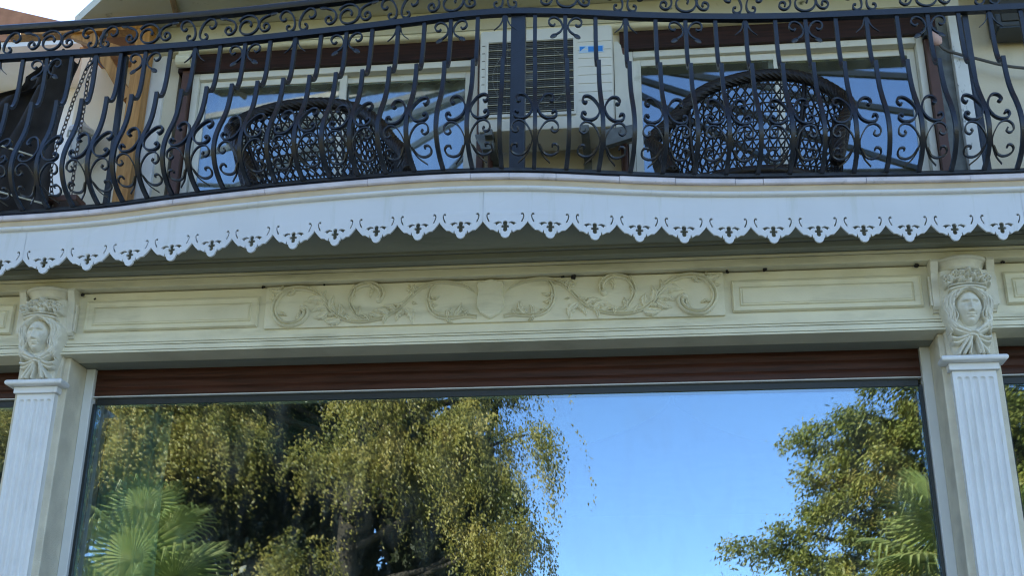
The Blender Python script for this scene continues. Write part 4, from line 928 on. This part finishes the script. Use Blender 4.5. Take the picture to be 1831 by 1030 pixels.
# ================================================================== garden trees (behind the camera, seen in the glass)
def leaves(C, D, N, ln, wd):
    """leaf rhombs: centre, axis, normal"""
    ln = ln[:, None]; wd = wd[:, None]
    S_ = np.cross(D, N); S_ /= np.linalg.norm(S_, axis=1, keepdims=True)+1e-9
    a = C-D*ln*.5; b = C+S_*wd*.5-D*ln*.05; c = C+D*ln*.5; d = C-S_*wd*.5-D*ln*.05
    V_ = np.stack([a, b, c, d], 1).reshape(-1, 3); n = len(C); F_ = np.arange(4*n).reshape(n, 4); return V_, F_
def unit(a): return a/(np.linalg.norm(a, axis=1, keepdims=True)+1e-9)
def trunk_mesh(b, base, top, r0, r1, wob=.15):
    P_ = [Vector(base).lerp(Vector(top), k/6)+Vector((random.uniform(-wob, wob), random.uniform(-wob, wob), 0))*(0 < k < 6) for k in range(7)]
    b.tube(catmull(P_, 3), [r0+(r1-r0)*i/18 for i in range(19)], 10)
def weeping_tree(base, lobes, nstr, label, seed, m='leaf_weep', per=44, strand=(.8, 2.4), lsz=1.0):
    """lobes: (x,y,z,rx,ry,rz) crown clumps; strands hang from their upper surface"""
    rg = np.random.default_rng(seed); t = thing('weeping_tree', label, 'tree', base)
    b = MB(); topz = max(l[2] for l in lobes); trunk_mesh(b, base, (base[0], base[1], topz-1.0), .34, .14)
    for l in lobes: trunk_mesh(b, (base[0], base[1], min(topz-2, l[2]-.8)), (l[0], l[1], l[2]+l[5]*.3), .09, .02, .2)
    b.build('trunk', 'bark', t, True)
    Cs, Ds = [], []
    wts = np.array([l[3]*l[5] for l in lobes]); wts = wts/wts.sum(); grp = 9
    for li, l in enumerate(lobes):
        k = max(2, int(nstr*wts[li]/grp)); d = unit(rg.normal(size=(k, 3))); d[:, 2] = np.abs(d[:, 2]); rad = rg.uniform(.55, 1.0, (k, 1))
        cl = np.array(l[:3])+d*np.array(l[3:])*rad; Lc = rg.uniform(*strand, k)
        st = np.repeat(cl, grp, 0)+rg.normal(scale=.17, size=(k*grp, 3)); d = np.repeat(d, grp, 0); Ln = np.repeat(Lc, grp)*rg.uniform(.45, 1.1, k*grp); k = k*grp
        out = d*np.array([1, 1, 0])
        for q in range(per):
            f = q/per; p = st+out*(.4*math.sin(f*1.6))
            p[:, 2] += .12*math.sin(f*3)-Ln*f**1.25
            p += rg.normal(scale=.04, size=p.shape); Cs.append(p)
            ax = np.tile([0, 0, -1.0], (k, 1))+out*.5*(1-f)+rg.normal(scale=.5, size=(k, 3)); Ds.append(unit(ax))
    C = np.concatenate(Cs); D = np.concatenate(Ds); N = unit(rg.normal(size=C.shape)+np.array([0, .6, .3]))
    V_, F_ = leaves(C, D, N, rg.uniform(.055, .11, len(C))*lsz, rg.uniform(.026, .048, len(C))*lsz)
    np_mesh('crown', V_, F_, m, t)
def feather_tree(base, sprays, label, seed, m='leaf_feather', dens=1.0):
    """sprays: (x,y,z, dirx,diry,dirz, length, width) layered drooping branches"""
    rg = np.random.default_rng(seed); t = thing('feathery_tree', label, 'tree', base)
    b = MB(); topz = max(s[2] for s in sprays); trunk_mesh(b, base, (base[0], base[1], topz), .32, .08)
    Cs, Ds, Ns = [], [], []
    for s in sprays:
        p0 = np.array(s[:3]); d = np.array(s[3:6]); d = d/np.linalg.norm(d); Lg, Wd = s[6], s[7]
        b.tube([tuple(np.array([base[0], base[1], s[2]-.3])), tuple(p0), tuple(p0+d*Lg*.6)], [.05, .03, .01], 6)
        side = np.cross(d, [0, 0, 1]); side /= np.linalg.norm(side)
        ntw = int(58*dens*Lg/2)
        for k in range(ntw):
            f = rg.uniform(.0, 1); sgn = rg.choice([-1, 1]); tl = Wd*(1-.55*f)*rg.uniform(.35, 1)
            o = p0+d*Lg*f+np.array([0, 0, -.25*f*f*Lg*.5]); td = unit((d*.6+side*sgn*rg.uniform(.3, 1)+np.array([0, 0, rg.uniform(-.8, .45)]))[None])[0]
            nl = 34; ff = rg.uniform(0, 1, nl)
            c = o+td*tl*ff[:, None]+np.array([0, 0, -.5*tl])*(ff**2)[:, None]+rg.normal(scale=.085, size=(nl, 3))
            Cs.append(c); Ds.append(unit(td+rg.normal(scale=.6, size=(nl, 3))+np.array([0, 0, -.3]))); Ns.append(unit(rg.normal(scale=.7, size=(nl, 3))+np.array([0, .2, 1])))
    b.build('trunk', 'bark', t, True)
    C = np.concatenate(Cs); V_, F_ = leaves(C, np.concatenate(Ds), np.concatenate(Ns), rg.uniform(.05, .12, len(C)), rg.uniform(.02, .045, len(C)))
    np_mesh('crown', V_, F_, m, t)
def fan_palm(base, hubz, nfr, label, seed, rad=1.0, arc=None):
    rg = np.random.default_rng(seed); t = thing('fan_palm', label, 'palm', base, 'fan palms in the garden')
    b = MB(); P_ = [(base[0]+.05*math.sin(k*.8), base[1], base[2]+(hubz-base[2])*k/14) for k in range(15)]
    b.tube(P_, [.17-.03*math.sin(k*2.2)*.5 for k in range(15)], 12); b.build('trunk', 'bark', t)
    hub_ = np.array([base[0], base[1], hubz])
    for k in range(nfr):
        az = 2*math.pi*(k*.618) if arc is None else arc[0]+(arc[1]-arc[0])*rg.uniform(0, 1)
        el = math.radians(72-105*(k/nfr)); d = np.array([math.cos(az)*math.cos(el), math.sin(az)*math.cos(el), math.sin(el)])
        pl_ = rad*rg.uniform(.75, 1.05); c = hub_+d*pl_
        bb = MB(); bb.tube([tuple(hub_), tuple(hub_+d*pl_*.5+np.array([0, 0, .03])), tuple(c)], [.018, .012, .009], 5)
        side = np.cross(d, [0, 0, 1]); side /= np.linalg.norm(side)+1e-9; nrm = np.cross(side, d)
        ns = 34; Lf = rad*rg.uniform(.75, .95); vs = []; fs = []
        for q in range(ns):
            a = math.radians(-152+304*q/(ns-1)); dr = d*math.cos(a)+side*math.sin(a); tn = -d*math.sin(a)+side*math.cos(a)
            ll = Lf*(.72+.28*math.cos(a*.5))*rg.uniform(.93, 1.04); wd = .026*rad
            p0 = c; p1 = c+dr*ll*.5+nrm*.05*rad; p2 = c+dr*ll*.85+nrm*.0-np.array([0, 0, .04*rad]); p3 = c+dr*ll-np.array([0, 0, .15*rad*rg.uniform(.2, 2.6)])
            i0 = len(vs)
            for p, w_ in ((p0, .25), (p1, 1), (p2, .6)): vs += [tuple(p-tn*wd*w_), tuple(p+nrm*wd*.5*w_), tuple(p+tn*wd*w_)]
            vs.append(tuple(p3))
            for r_ in range(2):
                for j in range(2): fs.append((i0+r_*3+j, i0+r_*3+j+1, i0+r_*3+3+j+1, i0+r_*3+3+j))
            fs += [(i0+6, i0+7, i0+9), (i0+7, i0+8, i0+9)]
        bb.add(vs, fs); bb.build('frond', 'leaf_palm', t, fix=False)
weeping_tree((-4.9, -16.5, GZ), [(-8.6, -15.2, 8.4, 1.7, 1.3, 1.3), (-7.4, -15.0, 8.9, 1.4, 1.2, 1.1), (-9.3, -15.2, 6.9, 1.0, 1.1, 1.1), (-7.2, -15, 7.0, .8, .8, .8), (-5.6, -15.4, 9.2, 1.5, 1.2, .7),
    (-4.1, -14.6, 7.5, .45, .5, .35), (-3.6, -14.6, 8.0, .4, .5, .4), (-4.0, -14.5, 6.5, .5, .5, .4), (-3.3, -14.5, 6.3, .45, .5, .4), (-5.1, -14.5, 4.75, .55, .5, .25), (-5.0, -14.8, 6.5, .3, .3, .3),
    (-2.4, -15.0, 8.6, 1.0, .9, .9), (-2.3, -14.8, 7.0, .55, .7, .6), (-1.9, -14.8, 6.0, .5, .6, .6), (-1.8, -14.8, 4.9, .55, .6, .5), (-1.35, -15.0, 6.9, .25, .3, .4), (-1.3, -15, 5.1, .25, .4, .4), (-.28, -14.0, 8.55, .04, .04, .05), (-10.8, -16, 8, 1.6, 1.6, 2)],
             7600, 'tall weeping tree with hanging yellowish strands reflected in the window', 3, strand=(.5, 1.7), lsz=.8)
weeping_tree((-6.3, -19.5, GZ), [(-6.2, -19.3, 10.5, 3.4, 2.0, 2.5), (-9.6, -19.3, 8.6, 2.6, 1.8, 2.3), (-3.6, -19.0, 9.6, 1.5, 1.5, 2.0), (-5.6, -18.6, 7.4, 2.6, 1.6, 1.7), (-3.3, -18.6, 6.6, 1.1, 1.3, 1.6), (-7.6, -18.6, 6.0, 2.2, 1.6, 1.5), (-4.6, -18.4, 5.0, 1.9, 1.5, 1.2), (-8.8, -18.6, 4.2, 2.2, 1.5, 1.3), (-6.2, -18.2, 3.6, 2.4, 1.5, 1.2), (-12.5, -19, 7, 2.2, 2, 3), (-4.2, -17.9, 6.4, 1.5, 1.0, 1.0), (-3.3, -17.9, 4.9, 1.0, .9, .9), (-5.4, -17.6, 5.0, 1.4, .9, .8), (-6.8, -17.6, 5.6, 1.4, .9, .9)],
             6400, 'added backdrop tree with shade-dark leaves behind the weeping tree in the reflection', 31, 'leaf_shade', 40, (.8, 2.2), 2.6)  # tree added as the shaded depth behind the bright strands
rg = np.random.default_rng(11); spr = []
for (x_, z_, Lg) in ((6.3, 8.4, 1.5), (6.0, 7.9, 1.4), (5.7, 7.5, 1.2), (4.6, 7.05, 1.4), (4.9, 6.75, 1.2), (4.5, 6.4, 1.3), (4.6, 6.0, 1.2), (4.5, 5.65, 1.1), (4.8, 5.3, 1.3), (3.9, 5.0, 1.2), (3.6, 4.72, 1.4), (4.4, 4.6, 1.5), (4.3, 4.2, 1.3), (5.2, 4.4, 1.5), (5.6, 7.1, 1.3), (5.8, 6.6, 1.3), (5.6, 6.0, 1.4), (5.7, 5.4, 1.4), (5.8, 4.8, 1.5), (6.8, 8.0, 1.6), (6.8, 7.2, 1.6), (6.9, 6.3, 1.6), (6.7, 5.5, 1.6), (6.8, 4.7, 1.6), (7.8, 7.6, 1.6), (7.9, 6.6, 1.6), (7.7, 5.7, 1.6), (6.4, 9.2, 1.6), (7.4, 9.6, 1.8), (8.6, 8.4, 1.8), (8.8, 7, 1.8), (8.6, 6, 1.8)):
    spr.append((x_, -14.4+rg.uniform(-.5, .6), z_, -1.0, rg.uniform(-.1, .6), rg.uniform(-.25, .38), Lg*rg.uniform(.85, 1.1), .8))
    spr.append((x_+.5, -14.8+rg.uniform(-.5, .3), z_-.1, -.35, 1.0, rg.uniform(-.3, .35), Lg*.75, .65))
    spr.append((x_+.2, -14.5+rg.uniform(-.5, .5), z_+rg.uniform(-.1, .3), -.8, rg.uniform(-.6, .8), rg.uniform(-.1, .6), Lg*.6, .7))
feather_tree((7.2, -15.4, GZ), spr, 'feathery tree with drooping green layers reflected at the right of the window', 5, dens=1.25)
fan_palm((-5.40, -8.2, GZ), 2.80, 17, 'fan palm reflected in the lower left corner of the window', 21, .95)
fan_palm((-6.4, -10.6, GZ), 4.1, 13, 'taller fan palm reflected behind the left curtain', 22, .8)
fan_palm((4.45, -8.0, GZ), 3.40, 19, 'fan palm reflected at the right edge of the middle window', 23, .85)
